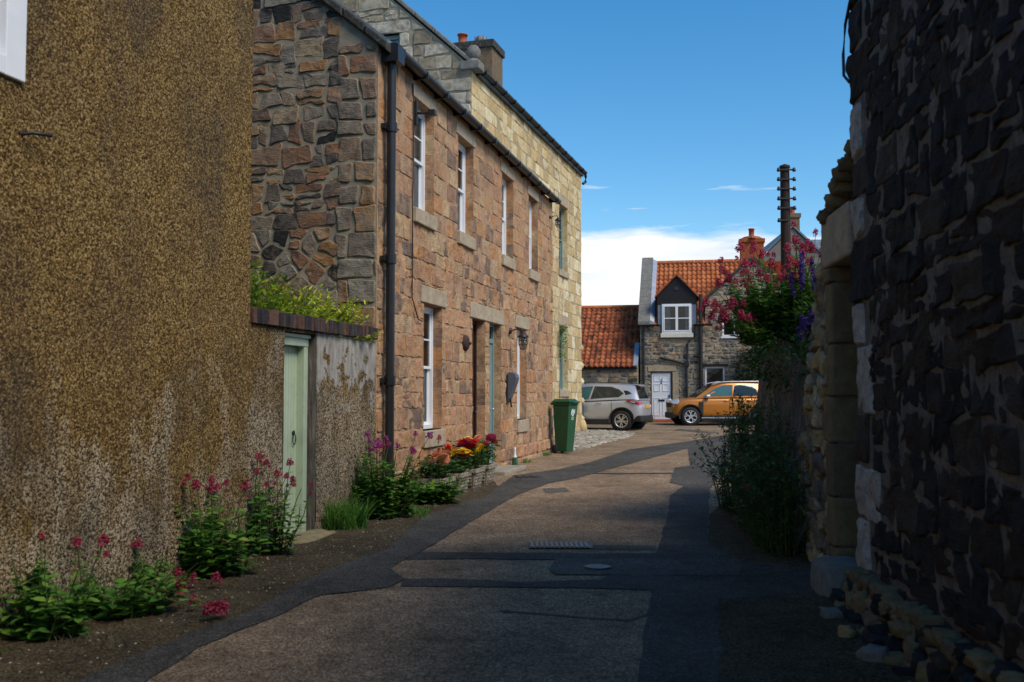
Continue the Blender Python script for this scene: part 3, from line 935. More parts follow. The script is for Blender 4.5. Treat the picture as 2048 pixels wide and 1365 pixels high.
mb.prism([(gy + .08 * math.cos(a), gzz + .08 * math.sin(a)) for a in [math.pi + k * math.pi / 8 for k in range(9)]], 'x', S0 + .1, S1 + .05)
for k in range(12):
    x = S0 + .4 + k * .93
    mb.box(x, x + .03, gy - .086, .03, gzz - .095, gzz + .01)
pb(mb, 'gutter', M['pipe'])
mb = MB()
px_ = S0 + .2
mb.box(px_ - .12, px_ + .12, -.24, -.02, EV - .22, EV + .0)
mb.tube([(px_, -.11, EV - .2), (px_, -.11, .18)], .058, 12)
for z_ in (5.0, 3.3, 1.75):
    mb.tube([(px_, -.11, z_ - .06), (px_, -.11, z_ + .06)], .074, 12)
    mb.box(px_ - .12, px_ + .12, -.07, .01, z_ - .03, z_ + .03)
mb.tube([(px_, -.11, .22), (px_ - .02, -.14, .15), (px_ - .02, -.22, .10 + lgz(S0) * .4)], .058, 12)
pb(mb, 'downpipe', M['pipe'])
for i, (a, b) in enumerate(UPW):
    f = sash_window(hB, a, b, 4.19, 5.735, .13, M['white'], 2, 2, 1, sheen=(.97, .6, .97, .5)[i])
    f.matrix_local = ox
    block('lintel', M['dressed'], f, a - .1, b + .12, 5.745, 5.925, .02)
    block('sill', M['dressed'], f, a - .03, b + .03, 3.975, 4.18, .06)
for a, b in LOW:
    f = sash_window(hB, a, b, 1.06, 2.87, .13, M['white'], 2, 2, 1, sheen=.52)
    f.matrix_local = ox
    block('lintel', M['dressed'], f, a - .14, b + .2, 2.885, 3.13, .03)
    block('sill', M['dressed'], f, a - .01, b + .1, .805, 1.05, .05)
mb = MB()
mb.box(16.98, 18.1, -.025, .2, 2.85, 3.11)
mb.box(18.106, 19.22, -.025, .2, 2.85, 3.11)
pb(mb, 'door_lintel', M['dressed'], bevel=.012)
def house_door(x0, x1, z0, z1, rec, mat, fan):
    mb = MB()
    mb.box(x0, x0 + .06, rec - .02, rec + .08, z0, z1)
    mb.box(x1 - .06, x1, rec - .02, rec + .08, z0, z1)
    mb.box(x0 + .06, x1 - .06, rec - .02, rec + .08, z1 - .06, z1)
    top = z1 - .06
    if fan:
        mb.box(x0 + .06, x1 - .06, rec - .015, rec + .08, z1 - .36, z1 - .28)
        top = z1 - .36
    mb.box(x0 + .06, x1 - .06, rec + .01, rec + .05, z0 + .02, top)
    for a, b in ((.12, .45), (.52, .95)):
        for c, d in ((x0 + .14, (x0 + x1) / 2 - .04), ((x0 + x1) / 2 + .04, x1 - .14)):
            mb.box(c, d, rec - .002, rec + .012, z0 + (top - z0) * a, z0 + (top - z0) * b)
    d = pb(mb, 'front_door', mat, bevel=.006)
    if fan:
        g = MB()
        g.quad((x0 + .06, rec + .03, z1 - .28), (x1 - .06, rec + .03, z1 - .28), (x1 - .06, rec + .03, z1 - .06), (x0 + .06, rec + .03, z1 - .06))
        g.build('pane', M['glass'], d)
    h = MB()
    h.lathe([(0, -.06), (.024, -.055), (.028, -.04), (.012, -.02), (.012, .0)], 10, (x1 - .16, rec + .0, z0 + 1.05), 'y')
    h.build('door_knob', M['alloy'] if fan else M['iron'], d)
    return d
tag(house_door(*D1, .2, 2.84, .16, M['brown'], False), 'dark brown door')
tag(house_door(*D2, .24, 2.86, .14, M['teal'], True), 'teal door with a fanlight')
mb = MB()
mb.box(17.75, 19.35, -.42, .12, .1, .245)
pb(mb, 'doorstep', M['step'], bevel=.02)
mb = MB()
mb.tube([(14.09, -.03, 5.9), (14.1, -.035, 5.2), (14.085, -.035, 4.5), (14.05, -.04, 4.28), (14.07, -.035, 4.1), (14.06, -.04, 2.9), (14.3, -.045, 2.62), (14.5, -.04, 2.6)], .009, 5)
pb(mb, 'cable', M['iron'])
bk = empty('iron_bracket', lw(14.18, -.03, 5.5), LROT, 'small black iron bracket beside the first upper window', 'bracket')
mb = MB()
mb.box(-.03, .03, -.035, .03, -.17, .17)
mb.tube([(0, -.03, .0), (-.02, -.22, -.02)], .02, 8)
mb.box(-.05, .05, -.3, -.2, -.05, .03)
mb.build('bracket_arm', M['iron'], bk, bevel=.008)
an = empty('anchor_plate', lw(16.67, -.04, 2.4), LROT, 'round rusty wall plate left of the dark brown door', 'wall plate')
mb = MB()
mb.lathe([(0, -.05), (.05, -.05), (.10, -.03), (.13, .0), (.13, .04)], 20, (0, 0, 0), 'y')
mb.build('plate', M['rust'], an)
mb = MB()
mb.lathe([(0, -.085), (.022, -.08), (.028, -.045)], 6, (0, 0, 0), 'y')
mb.build('nut', M['iron'], an)
def cage_lamp(s, z, label, sc_=1.0):
    e = empty('wall_lamp', lw(s, -.03, z), LROT, label, 'wall lamp')
    e.scale = (sc_,) * 3
    mb = MB()
    mb.lathe([(0, -.03), (.06, -.03), (.065, .02)], 16, (0, 0, .12), 'y')
    mb.tube([(0, -.02, .12), (0, -.12, .15), (0, -.22, .16), (0, -.27, .12), (0, -.27, .07)], .013, 8)
    mb.build('arm', M['iron'], e)
    mb = MB()
    mb.lathe([(.03, .09), (.05, .06), (.115, .0), (.118, -.015), (.0, -.012)], 18, (0, -.27, 0))
    mb.build('shade', M['iron'], e)
    mb = MB()
    for k in range(8):
        a = k * math.pi / 4
        mb.tube([(.085 * math.cos(a), -.27 + .085 * math.sin(a), -.01), (.09 * math.cos(a), -.27 + .09 * math.sin(a), -.14), (.06 * math.cos(a), -.27 + .06 * math.sin(a), -.24), (0, -.27, -.26)], .006, 4)
    for z_ in (-.08, -.16):
        mb.tube([(.09 * math.cos(a), -.27 + .09 * math.sin(a), z_) for a in [q * math.pi / 8 for q in range(17)]], .006, 4)
    mb.build('cage', M['iron'], e)
    mb = MB()
    mb.lathe([(.03, -.01), (.055, -.06), (.055, -.14), (.03, -.2), (0, -.21)], 12, (0, -.27, 0))
    mb.build('glass_jar', M['glass'], e)
cage_lamp(19.62, 2.66, 'black caged lamp on a curved arm to the right of the teal door', .95)
cage_lamp(23.45, 5.55, 'wire caged lamp high under the far end of the black gutter', .65)
ch = empty('charging_box', lw(19.5, 0, 1.45), LROT, 'dark grey rounded box on the wall between teal door and window', 'wall box')
mb = MB()
prof = [(-.06, .0), (-.09, .05), (-.2, .34), (-.22, .42), (-.20, .49), (-.14, .53), (-.04, .53), (-.03, .0)]
mb.prism(prof, 'x', -.11, .11)
mb.build('casing', M['charge'], ch, bevel=.02)
mb = MB()
mb.box(-.13, .13, -.05, .0, -.04, .46)
mb.build('back_plate', M['iron'], ch, bevel=.01)
mb = MB()
mb.tube([(-.05, -.08, .04), (-.05, -.1, -.1), (-.02, -.09, -.13), (.0, -.07, -.02)], .016, 6)
mb.build('cable', M['iron'], ch)
bt = empty('spray_bottle', lw(19.32, -.2, lgz(19.32)), LROT, 'small green bottle with white neck standing by the teal door', 'bottle')
mb = MB()
mb.lathe([(0, 0), (.05, .0), (.055, .02), (.055, .16), (.04, .2)], 14)
mb.build('body', M['bottleg'], bt)
mb = MB()
mb.lathe([(.04, .2), (.022, .26), (.018, .33), (.02, .34), (.02, .38), (0, .38)], 12)
mb.build('neck', M['bottlew'], bt)
# ================================================================== YELLOW ASHLAR HOUSE
AY = math.atan(.295)
YO, YROT = (-7.62, 0, 0), math.pi / 2 - AY
def yw(s, y, z=0):
    return (YO[0] + s * math.sin(AY) - y * math.cos(AY), s * math.cos(AY) + y * math.sin(AY), z)
YS0, YS1, YE = 23.62, 35.28, 9.12
hC = empty('yellow_house', yw(YS0, 0), YROT, 'tall pale yellow ashlar house with teal windows beyond the pinkish house', 'house')
oy = Matrix.Translation((-YS0, 0, 0))
r4 = random.Random(31)
mb = MB()
YW = [(24.6, 25.7), (28.4, 29.5), (32.08, 33.2)]
hC_h = [(a, b, 5.42, 7.5) for a, b in YW] + [(a, b, 1.65, 3.68) for a, b in YW[2:]]
panel(mb, front, YS0, YS1, 0, YE, hC_h, .3, 0, 1, r4, .5)
sol = [(a - .1, b + .1, h - .002, h + .32) for a, b, _, h in hC_h] + [(a - .08, b + .08, l - .2, l) for a, b, l, _ in hC_h]
for p in courses(YS0 + .01, YS1, .1, YE - .1, (.3, .42), (.35, .85), .006, r4):
    q = fit(p, hC_h + sol)
    if q:
        stone(mb, q, front, r4, .008, .007, 1, .12, .010, 1, .006, eb=.01)
shell(mb, YS0, YS1, 9, 0, YE, 13.2, 0, False, True)
for z_ in (.7, 1.3, 1.95, 2.5, 3.1):
    mb.blob((YS1 + .06, .12, z_), (.16, .2, .16), r4, 1, rt(r4), .2)
mb.blob((YS1 + .02, -.02, .38), (.22, .16, .3), r4, 1, rt(r4), .2)
mb.build('front_wall', [M['buff_mortar'], M['buff']], hC, xf=oy)
mb = MB()
gy_ = lambda u, v, w: (YS0 - w, u, v)
SLY = .91
ghole = [(1.8, 2.75, 8.9, 10.1)]
cells = courses(0, 5.0, 5.5, 13.5, (.22, .46), (.25, .85), .035, r4, .2)
mb.add([(YS0, 0, 0), (YS0, 1.8, 0), (YS0, 1.8, YE + 1.8 * SLY), (YS0, 0, YE)], [(0, 1, 2, 3)])
mb.add([(YS0, 2.75, 0), (YS0, 9, 0), (YS0, 9, YE), (YS0, 4.5, YE + 4.5 * SLY), (YS0, 2.75, YE + 2.75 * SLY)], [(0, 1, 2, 3, 4)])
mb.quad((YS0, 1.8, 0), (YS0, 2.75, 0), (YS0, 2.75, 8.9), (YS0, 1.8, 8.9))
mb.quad((YS0, 1.8, 10.1), (YS0, 2.75, 10.1), (YS0, 2.75, YE + 2.75 * SLY), (YS0, 1.8, YE + 1.8 * SLY))
for u_ in (1.8, 2.75):
    mb.quad((YS0, u_, 8.9), (YS0, u_, 10.1), (YS0 + .3, u_, 10.1), (YS0 + .3, u_, 8.9), 1, rt(r4))
nm = math.hypot(SLY, 1)
solg = [(1.5, 3.0, 10.1, 10.42), (1.45, 1.8, 8.7, 10.1)]
for p in cells:
    q = fit(p, ghole + solg, [(-SLY / nm, 1 / nm, (YE - .05) / nm)])
    if q:
        stone(mb, q, gy_, r4, .02, .016, 1, .10, .02, 1, .016)
for i in range(4):
    z_ = 8.72 + i * .345
    a_ = 1.45 + (.1 if i % 2 else 0)
    stone(mb, [(a_, z_), (1.8, z_), (1.8, z_ + .34), (a_, z_ + .34)], gy_, r4, .03, .01, 1, .15, .01, tone=(.6, .3, .3))
stone(mb, [(1.52, 10.11), (2.98, 10.11), (2.98, 10.4), (1.52, 10.4)], gy_, r4, .035, .008, 1, .2, .01, tone=(.55, .3, .3))
mb.build('gable_wall', [M['rubble_mortar'], M['greyrub']], hC, xf=oy)
mb = MB()
roof_slabs(mb, YS0 + .05, YS1 + .08, -.12, 4.5, 9.12, YE - .02, YE + 4.6 * SLY)
mb.build('roof', M['slate'], hC, xf=oy)
mb = MB()
for k in range(9):
    a, b = -.1 + k * .5, -.1 + k * .5 + .49
    za, zb = YE + .05 + a * SLY, YE + .05 + b * SLY
    mb.add([(YS0 - .07, a, za), (YS0 + .26, a, za), (YS0 + .26, b, zb), (YS0 - .07, b, zb), (YS0 - .07, a, za + .12), (YS0 + .26, a, za + .12), (YS0 + .26, b, zb + .12), (YS0 - .07, b, zb + .12)],
           [(3, 2, 1, 0), (4, 5, 6, 7), (0, 1, 5, 4), (1, 2, 6, 5), (2, 3, 7, 6), (3, 0, 4, 7)])
sk = mb.build('verge_coping', M['slab'], hC, xf=oy, bevel=.02)
mb = MB()
mb.box(YS0 - .1, YS0 + .3, -.22, .25, YE - .08, YE + .12)
mb.blob((YS0 + .06, -.03, YE + .33), (.17, .17, .19), r4, 0, rough=.08, n=14, k=10)
mb.lathe([(.17, YE + .1), (.1, YE + .2)], 12, (YS0 + .06, -.03, 0))
mb.build('ball_finial', M['slab'], sk, bevel=.02)
mb = MB()
mb.prism([(-.12 + .085 * math.cos(a), YE + .04 + .085 * math.sin(a)) for a in [math.pi + k * math.pi / 8 for k in range(9)]], 'x', YS0 + .25, YS1 + .15)
for k in range(14):
    x = YS0 + .5 + k * .82
    mb.box(x, x + .03, -.215, .02, YE - .07, YE + .05)
mb.tube([(YS1 + .13, -.12, YE), (YS1 + .2, -.13, YE - .1), (YS1 + .2, -.12, YE - .28), (YS1 + .1, -.05, YE - .36)], .05, 8)
mb.box(YS0 + .3, YS1, -.1, .0, YE - .13, YE - .03)
mb.build('gutter', M['pipe'], hC, xf=oy)
for a, b, l, h_ in hC_h:
    f = sash_window(hC, a, b, l, h_, .15, M['teal'], 3 if b - a > 1 else 2, 3, 3)
    f.matrix_local = oy
    block('lintel', M['dressed'], f, a - .1, b + .1, h_ + .004, h_ + .31, .02)
    block('sill', M['dressed'], f, a - .08, b + .08, l - .19, l - .002, .06)
mb, g = MB(), MB()
for a, b, c, d in ((1.8, 1.87, 8.9, 10.1), (2.68, 2.75, 8.9, 10.1), (1.87, 2.68, 10.0, 10.1), (1.87, 2.68, 9.46, 9.52), (1.87, 2.68, 8.9, 8.97)):
    mb.box(YS0 + .12, YS0 + .2, a, b, c, d)
g.quad((YS0 + .16, 1.87, 8.97), (YS0 + .16, 2.68, 8.97), (YS0 + .16, 2.68, 10.0), (YS0 + .16, 1.87, 10.0))
f = mb.build('gable_window', M['teal'], hC, xf=oy)
g.build('pane', M['glass'], f)
b_ = MB()
b_.box(YS0 + .2, YS0 + .22, 1.84, 2.71, 9.2, 10.05)
b_.build('pale_backing', M['curtain'], f)
mb = MB()
cx0, cx1 = 28.35, 29.35
mb.box(cx0, cx1, 1.0, 2.1, 9.5, 11.28)
chm = mb.build('chimney', M['oldbrick'], hC, xf=oy)
mb = MB()
mb.box(cx0 - .06, cx1 + .06, .94, 2.16, 11.28, 11.5)
mb.build('cap', M['moss_slab'], chm, bevel=.02)
mb = MB()
mb.lathe([(.13, 11.5), (.14, 11.53), (.115, 11.55), (.125, 11.76), (.15, 11.76), (.15, 11.80), (.1, 11.80), (.1, 11.6)], 16, (cx0 + .2, 1.95, 0))
mb.build('chimney_pot', M['terra'], chm)
mb = MB()
mb.lathe([(.1, 11.5), (.1, 11.58), (.15, 11.6), (.17, 11.68), (.15, 11.76), (.1, 11.8), (0, 11.81)], 10, (cx0 + .5, 1.5, 0), smooth=False)
for k in range(8):
    a = k * math.pi / 4
    mb.tube([(cx0 + .5 + .17 * math.cos(a), 1.5 + .17 * math.sin(a), 11.56), (cx0 + .5 + .18 * math.cos(a), 1.5 + .18 * math.sin(a), 11.78)], .012, 4)
mb.build('cowl', M['castiron'], chm)
# ================================================================== GREEN WHEELIE BIN
bx = lw(23.35, -.36)
bn = empty('wheelie_bin', (bx[0], bx[1], gz(bx[1])), LROT - R(18), 'dark green wheelie bin with white print by the pinkish house corner', 'wheelie bin')
bn.scale = (.72, .72, 1.0)
mb = MB()
def frus(mb, b, t, z0, z1, m=0):
    vs = [(b[0], b[2], z0), (b[1], b[2], z0), (b[1], b[3], z0), (b[0], b[3], z0), (t[0], t[2], z1), (t[1], t[2], z1), (t[1], t[3], z1), (t[0], t[3], z1)]
    mb.add(vs, [(3, 2, 1, 0), (4, 5, 6, 7), (0, 1, 5, 4), (1, 2, 6, 5), (2, 3, 7, 6), (3, 0, 4, 7)], m)
frus(mb, (-.22, .22, -.20, .20), (-.285, .285, -.33, .26), .04, 1.08)
frus(mb, (-.30, .30, -.345, .275), (-.31, .31, -.355, .285), 1.08, 1.14)
mb.build('body', M['bin'], bn, bevel=.02)
mb = MB()
frus(mb, (-.325, .325, -.39, .29), (-.325, .325, -.39, .29), 1.142, 1.17)
frus(mb, (-.30, .30, -.35, .28), (-.22, .22, -.27, .22), 1.172, 1.225)
mb.box(-.2, .2, -.43, -.39, 1.135, 1.165)
mb.build('lid', M['bin'], bn, bevel=.012)
mb = MB()
mb.tube([(-.26, .33, 1.12), (.26, .33, 1.12)], .018, 8)
for x in (-.26, 0, .26):
    mb.box(x - .02, x + .02, .26, .34, 1.09, 1.13)
mb.build('handle', M['bin'], bn)
for x in (-.24, .24):
    mb = MB()
    mb.lathe([(.0, -.03), (.09, -.03), (.1, -.02), (.1, .02), (.09, .03), (0, .03)], 18, (x, .21, .1), 'x')
    mb.build('wheel', M['rubber'], bn)
mb = MB()
def onf(x, z):
    return (x, -.2 - .13 * (z - .04) / 1.04 - .004, z)
for (x0, x1, z0, z1) in [(-.12, -.06, .86, .98), (-.07, .02, .90, 1.0), (.0, .08, .87, .97), (.06, .13, .90, .99), (-.05, .05, .83, .89), (-.10, .10, .79, .805), (-.07, .07, .755, .77)]:
    mb.quad(onf(x0, z0), onf(x1, z0), onf(x1 - .012, z1), onf(x0 + .008, z1))
mb.build('printed_mark', M['print'], bn)
# ================================================================== RIGHT: DARK WHINSTONE HOUSE
WC = Vector((2.60, 7.5, 0))
WROT = R(-90) - math.atan(.088)
hD = empty('dark_stone_house', WC, WROT, 'near right building of black whinstone rubble with a pale flaking corner', 'house')
r5 = random.Random(51)
mb = MB()
WH = 6.4  # unseen height and length behind the camera, shaped to shade the street
mb.quad((0, 0, -.1), (14, 0, -.1), (14, 0, WH), (0, 0, WH), 0)
mb.quad((0, 0, -.1), (0, 5, -.1), (0, 5, WH), (0, 0, WH), 0)
mb.add([(0, 0, WH), (0, 5, WH), (0, 2.5, WH + 1.6)], [(0, 1, 2)])
shell(mb, 0, 14, 5, -.1, WH, WH + 1.6, 0, False, True)
z_ = -.05
k = 0
while z_ < WH:
    h_ = r5.uniform(.28, .5)
    L = r5.uniform(.24, .34) if k % 2 else r5.uniform(.4, .62)
    pale = z_ < 3.6
    stone(mb, [(0.0, z_), (L, z_ + r5.uniform(-.03, .03)), (L + r5.uniform(-.04, .04), z_ + h_), (0.0, z_ + h_)], front, r5, .022, .012, 2 if pale and k not in (3, 6, 8) and L < .62 else 1, .08, .03, 1, .03, tone=rt(r5))
    z_ += h_
    k += 1
for p in courses(.25, 6.0, -.1, WH, (.13, .29), (.2, .55), .045, r5, .15):
    q = fit(p, (), [(-1, 0, -.42 + r5.uniform(-.1, .08))])
    if q:
        stone(mb, q, front, r5, .012, .007, 1, .05, .032, 1, .034, eb=.016)
mb.build('wall', [M['whin_mortar'], M['whin'], M['limewash']], hD)
mb = MB()
roof_slabs(mb, -.1, 14.1, -.15, 2.5, 5.15, WH - .1, WH + 1.6)
mb.build('roof', M['slate'], hD)
mb = MB()
mb.tube([(.05, -.03, 3.95), (.0, -.06, 4.02), (-.05, -.05, 4.2), (-.01, -.04, 4.42), (.12, -.035, 4.55)], .012, 6)
mb.build('cable', M['iron'], hD)
# plinth of protruding rough stones at the wall foot
mb = MB()
u = .02
while u < 5:
    w_ = r5.uniform(.08, .17)
    mb.blob((u + w_ / 2, -.04 - r5.uniform(0, .03), .27 + r5.uniform(-.03, .02)), (w_ * .62, r5.uniform(.06, .09), r5.uniform(.035, .06)), r5, r5.choice([0, 0, 0, 0, 1]), rt(r5), .4, 14, 10, 2.4, .6)
    u += w_ * .9
for row, (zz, yy) in enumerate(((.17, -.06), (.07, -.10), (.0, -.15))):
    u = .0
    while u < 5:
        w_ = r5.uniform(.07, .22)
        mb.blob((u + w_ / 2, yy - r5.uniform(-.02, .06), zz + r5.uniform(-.03, .04)), (w_ * .58, r5.uniform(.06, .11), r5.uniform(.045, .085)), r5, r5.choice([0, 1, 1, 0, 1, 1, 1, 0, 1, 0, 1]), rt(r5), .42, 14, 10, 2.4, .6)
        u += w_ * .95
mb.build('plinth', [M['jamb'], M['whin'], M['limewash']], hD)
def rloc(u, y, z=0):
    c, s = math.cos(WROT), math.sin(WROT)
    return (WC.x + u * c - y * s, WC.y + u * s + y * c, z)
for i, (u, y, r_, mt, lab) in enumerate([(.55, -.34, .055, 'slab', 'grey rough stone lying furthest along the foot of the dark wall'), (1.05, -.36, .05, 'yrub', 'ochre rough stone lying at the foot of the dark wall'), (1.6, -.33, .065, 'slab', 'large grey stone lying nearest along the foot of the dark wall')]):
    p = rloc(u, y)
    mb = MB()
    mb.blob((0, 0, r_ * .45), (r_ * 1.25, r_, r_ * .75), r5, 0, rt(r5), .4, 16, 10, 2.2, .6)
    o = mb.build('loose_stone', M[mt])
    o.location = (p[0], p[1], gz(p[1]))
    o.rotation_euler = (0, 0, i * 1.3)
    tag(o, lab, 'stone')
# ================================================================== RIGHT: RUINED GARDEN WALL WITH DOORWAY
GC = Vector((2.68, 8.22, 0))
gr = empty('rubble_wall', GC, WROT, 'tall ochre rubble wall end with a dressed doorway beside the dark house', 'wall')
# local x runs towards the camera, so the wall lies at x from -1.25 (far) to 0 (jamb); lintel bridges to the house
prof = [(-1.5, -.05), (0, -.05), (0, 3.12), (-.2, 3.0), (-.62, 2.45), (-.95, 1.9), (-1.2, 1.35), (-1.4, .65)]
mb = MB()
mb.prism([(x, z) for x, z in prof], 'y', 0, .55, 0)
pls = []
for a, b in zip(prof, prof[1:] + prof[:1]):
    dx, dy = b[0] - a[0], b[1] - a[1]
    l = math.hypot(dx, dy)
    pls.append((dy / l, -dx / l, (dy * a[0] - dx * a[1]) / l + .01))
for p in vorcells(-1.55, -.16, 0, 3.2, .24, .18, r5):
    q = fit(p, (), pls)
    if q:
        stone(mb, q, front, r5, .04, .014, 1, .06, .05, 1, .025)
for (xa, za), (xb, zb) in zip(prof[2:], prof[3:] + [(-1.5, 0)]):
    n_ = max(1, int(math.hypot(xb - xa, zb - za) / .17))
    for i in range(n_):
        t = (i + .5) / n_
        for yy in (.08, .27, .46):
            mb.blob((xa + (xb - xa) * t, yy + r5.uniform(-.05, .05), za + (zb - za) * t), (.085, .10, .075), r5, 1, rt(r5), .4, 12, 8, 2.3, .65)
mb.build('rubble', [M['yrub_mortar'], M['yrub']], gr)
mb = MB()
z_ = 0
while z_ < 2.6:
    h_ = r5.uniform(.3, .55)
    h_ = min(h_, 2.64 - z_)
    j = r5.uniform(-.012, .012)
    mb.box(-.2 + r5.uniform(-.07, .02), .012 + j, -.05 + j, .53, z_ + .006, z_ + h_ - .006, 0, rt(r5))
    z_ += h_
mb.build('door_jamb', M['jamb'], gr, bevel=.02)
mb = MB()
mb.box(-.26, .66, -.055, .5, 2.65, 3.07)
mb.build('lintel', M['dressed'], gr, bevel=.025)
mb = MB()
for i in range(9):
    for j in range(4):
        mb.blob((-.18 + i * .09 + j * .03, .03 + r5.uniform(-.05, .06) + j * .12, 3.10 + r5.uniform(-.02, .03) + max(0, i - 1) * .045), (.075, .09, .06), r5, 0, rt(r5), .4, 12, 8, 2.3, .65)
        mb.blob((.02 + i * .07, .02 + j * .12 + r5.uniform(-.04, .04), 3.2 + i * .035 + r5.uniform(-.03, .03)), (.07, .08, .07), r5, 0, rt(r5), .4, 12, 8, 2.3, .65)
mb.build('cap_rubble', M['jamb'], gr)
mb = MB()
mb.box(.02, .69, .215, .26, .28, 2.645)
for k in range(7):
    mb.box(.03 + k * .094, .03 + k * .094 + .088, .205, .216, .29, 2.64)
mb.build('door', M['bluepaint'], gr)
stp = empty('step_stone', rloc(-.33, -.12), WROT, 'grey worn stone block at the foot of the doorway by the dark house', 'step')
mb = MB()
mb.blob((0, .05, .12), (.30, .2, .18), random.Random(8), 0, rough=.14, n=22, k=12, sq=.5)
mb.build('block', M['slab'], stp)
# ================================================================== RIGHT: RETAINING WALL WITH PLANTED TOP
rw = empty('retaining_wall', (2.85, 9.6, 0), 0, 'low weathered grey retaining wall with flowers growing along its top', 'wall')
path = [(2.92, 9.3), (2.95, 10.2), (3.02, 11.2), (3.10, 12.0), (3.22, 12.7), (3.48, 13.3), (3.95, 13.7), (4.8, 13.9), (6.5, 13.9)]
mb = MB()
P = []
for a, b in zip(path, path[1:]):
    for i in range(6):
        P.append((a[0] + (b[0] - a[0]) * i / 6, a[1] + (b[1] - a[1]) * i / 6))
P.append(path[-1])
rows = [i / 12 for i in range(13)]
V = []
for t in rows:
    for i, (x, y) in enumerate(P):
        a, b = P[max(0, i - 1)], P[min(len(P) - 1, i + 1)]
        dx, dy = b[0] - a[0], b[1] - a[1]
        l = math.hypot(dx, dy)
        nx, ny = -dy / l, dx / l
        zz = t * (1.62 + .63 * min(1, max(0, (y - 9.4) / 2.0)))
        off = .28 * (1 - t) + .05 * noise.noise(Vector((x * 2, y * 2, zz * 2))) + .025 * noise.noise(Vector((x * 7, y * 7, zz * 3)))
        V.append((x + nx * off - 2.85, y + ny * off - 9.6, zz + .05 + .05 * noise.noise(Vector((x * 3, y * 3, 9))) * (t == 1)))
n_ = len(P)
mb.add(V, [(j * n_ + i, j * n_ + i + 1, (j + 1) * n_ + i + 1, (j + 1) * n_ + i) for j in range(len(rows) - 1) for i in range(n_ - 1)], 0, (.5, .5, .5), True)
mb.build('face', M['streak'], rw)
mb = MB()
V = [(x - 2.85, y - 9.6, 1.66 + .62 * min(1, max(0, (y - 9.4) / 2.0))) for x, y in path]
mb.add(V + [(3.65, 4.3, 2.3), (3.65, -.3, 1.66)], [tuple(range(len(V) + 2))[::-1]])
mb.build('soil', M['soil'], rw)
# ================================================================== FAR COTTAGE WITH DORMER
CR = R(-11)
CO = Vector((5.38, 41.75, 0))
cz = gz(41.7)
hE = empty('stone_cottage', CO, CR, 'rubble stone cottage with orange pantiles, black dormer and white door', 'cottage')
r6 = random.Random(61)
ZE, DEP, ZRG = 4.42, 3.0, 7.38
CW = 6.6
holesE = [(.44, 1.30, .45, 2.46), (.92, 2.14, 4.06, 4.43), (2.66, 3.46, .95, 2.66), (3.38, 4.36, 3.9, 4.72)]
mb = MB()
panel(mb, front, 0, 2.7, 0, ZE, holesE, .22, 0, 1, r6)
wingtop = [(2.7, ZE), (2.7, 5.4), (4.63, 7.1), (6.6, 5.4), (6.6, ZE)]
panel(mb, front, 2.7, CW, 0, 4.8, holesE, .22, 0, 1, r6)
mb.add([front(2.7, 4.8, 0), front(6.6, 4.8, 0), front(6.6, 5.4, 0), front(4.63, 7.1, 0), front(2.7, 5.4, 0)], [(0, 1, 2, 3, 4)])
solE = [(.30, 1.5, 2.46, 2.72), (1.30, 1.58, .6, 2.46), (2.55, 3.6, 2.66, 2.78), (.85, 2.2, 3.86, 4.06), (3.3, 4.45, 3.82, 3.9)]
wp = [(-1, 0, 0), (-.66 / .75 if False else -.661, .751, (-.661 * 2.7 + .751 * 5.38)), (.653, .757, .653 * 6.6 + .757 * 5.38)]
for p in courses(0, CW, .1, 7.1, (.10, .25), (.12, .46), .045, r6, .25):
    cx = sum(q[0] for q in p) / 4
    cy = sum(q[1] for q in p) / 4
    if cx < 2.72 and cy > ZE - .05:
        continue
    q = fit(p, holesE + solE, wp[1:] if cy > 5 else ())
    if q:
        stone(mb, q, front, r6, .018, .018, 1, .10, .02, 1, .02)
shell(mb, 0, CW, 6.0, 0, ZE, None, 0, True, True)
mb.add([(0, 0, ZE), (0, 6, ZE), (0, 3, ZRG)], [(0, 1, 2)])
mb.build('wall', [M['cot_mortar'], M['cot']], hE)
def pantiles(mb, x0, x1, ye, ze, yr, zr, rng, tw=.205, rows=14, drop=None):
    """real corrugated pantile slope between eave and ridge"""
    nt = round((x1 - x0) / tw)
    L = math.hypot(yr - ye, zr - ze)
    cy, sz = (yr - ye) / L, (zr - ze) / L
    for r_ in range(rows):
        for t in range(nt):
            xa = x0 + (x1 - x0) * t / nt
            w = (x1 - x0) / nt
            tone = rt(rng)
            vs = []
            xm, fm = xa + w / 2, (r_ + .5) / rows
            if drop and drop(xm, ye + (yr - ye) * fm):
                continue
            for e in (0, 1.06):
                f_ = (r_ + e) / rows
                f_ = min(f_, 1)
                for k in range(7):
                    s = k / 6
                    hgt = .035 * math.sin(2 * math.pi * (s - .05)) + (.032 if e == 0 else 0) + rng.uniform(-.002, .002)
                    vs.append((xa + w * s, ye + (yr - ye) * f_ - sz * hgt, ze + (zr - ze) * f_ + cy * hgt))
            fs = [(k, k + 1, 8 + k, 7 + k) for k in range(6)]
            lip = [(p[0], p[1] + sz * .03, p[2] - cy * .03) for p in vs[:7]]
            mb.add(vs + lip, fs + [(14 + k, 15 + k, k + 1, k) for k in range(6)], 0, tone, True)
mb = MB()
def wing_cut(x, y):
    # hidden below wing verge and inside dormer
    zz = ZE + (ZRG - ZE) * (y + .12) / 3.12
    if x > 2.75 and zz < 5.4 + (x - 2.7) * .88 - .25:
        return True
    return .70 < x < 2.36 and zz < 5.55
pantiles(mb, .5, 5.2, -.12, ZE - .02, 3.0, ZRG, r6, drop=wing_cut)
mb.add([(.0, 6.1, ZE), (6.6, 6.1, ZE), (6.6, 3.0, ZRG - .02), (.0, 3.0, ZRG - .02)], [(0, 1, 2, 3)], 0, (.3, .3, .3))
rf = mb.build('roof', M['pantile'], hE)
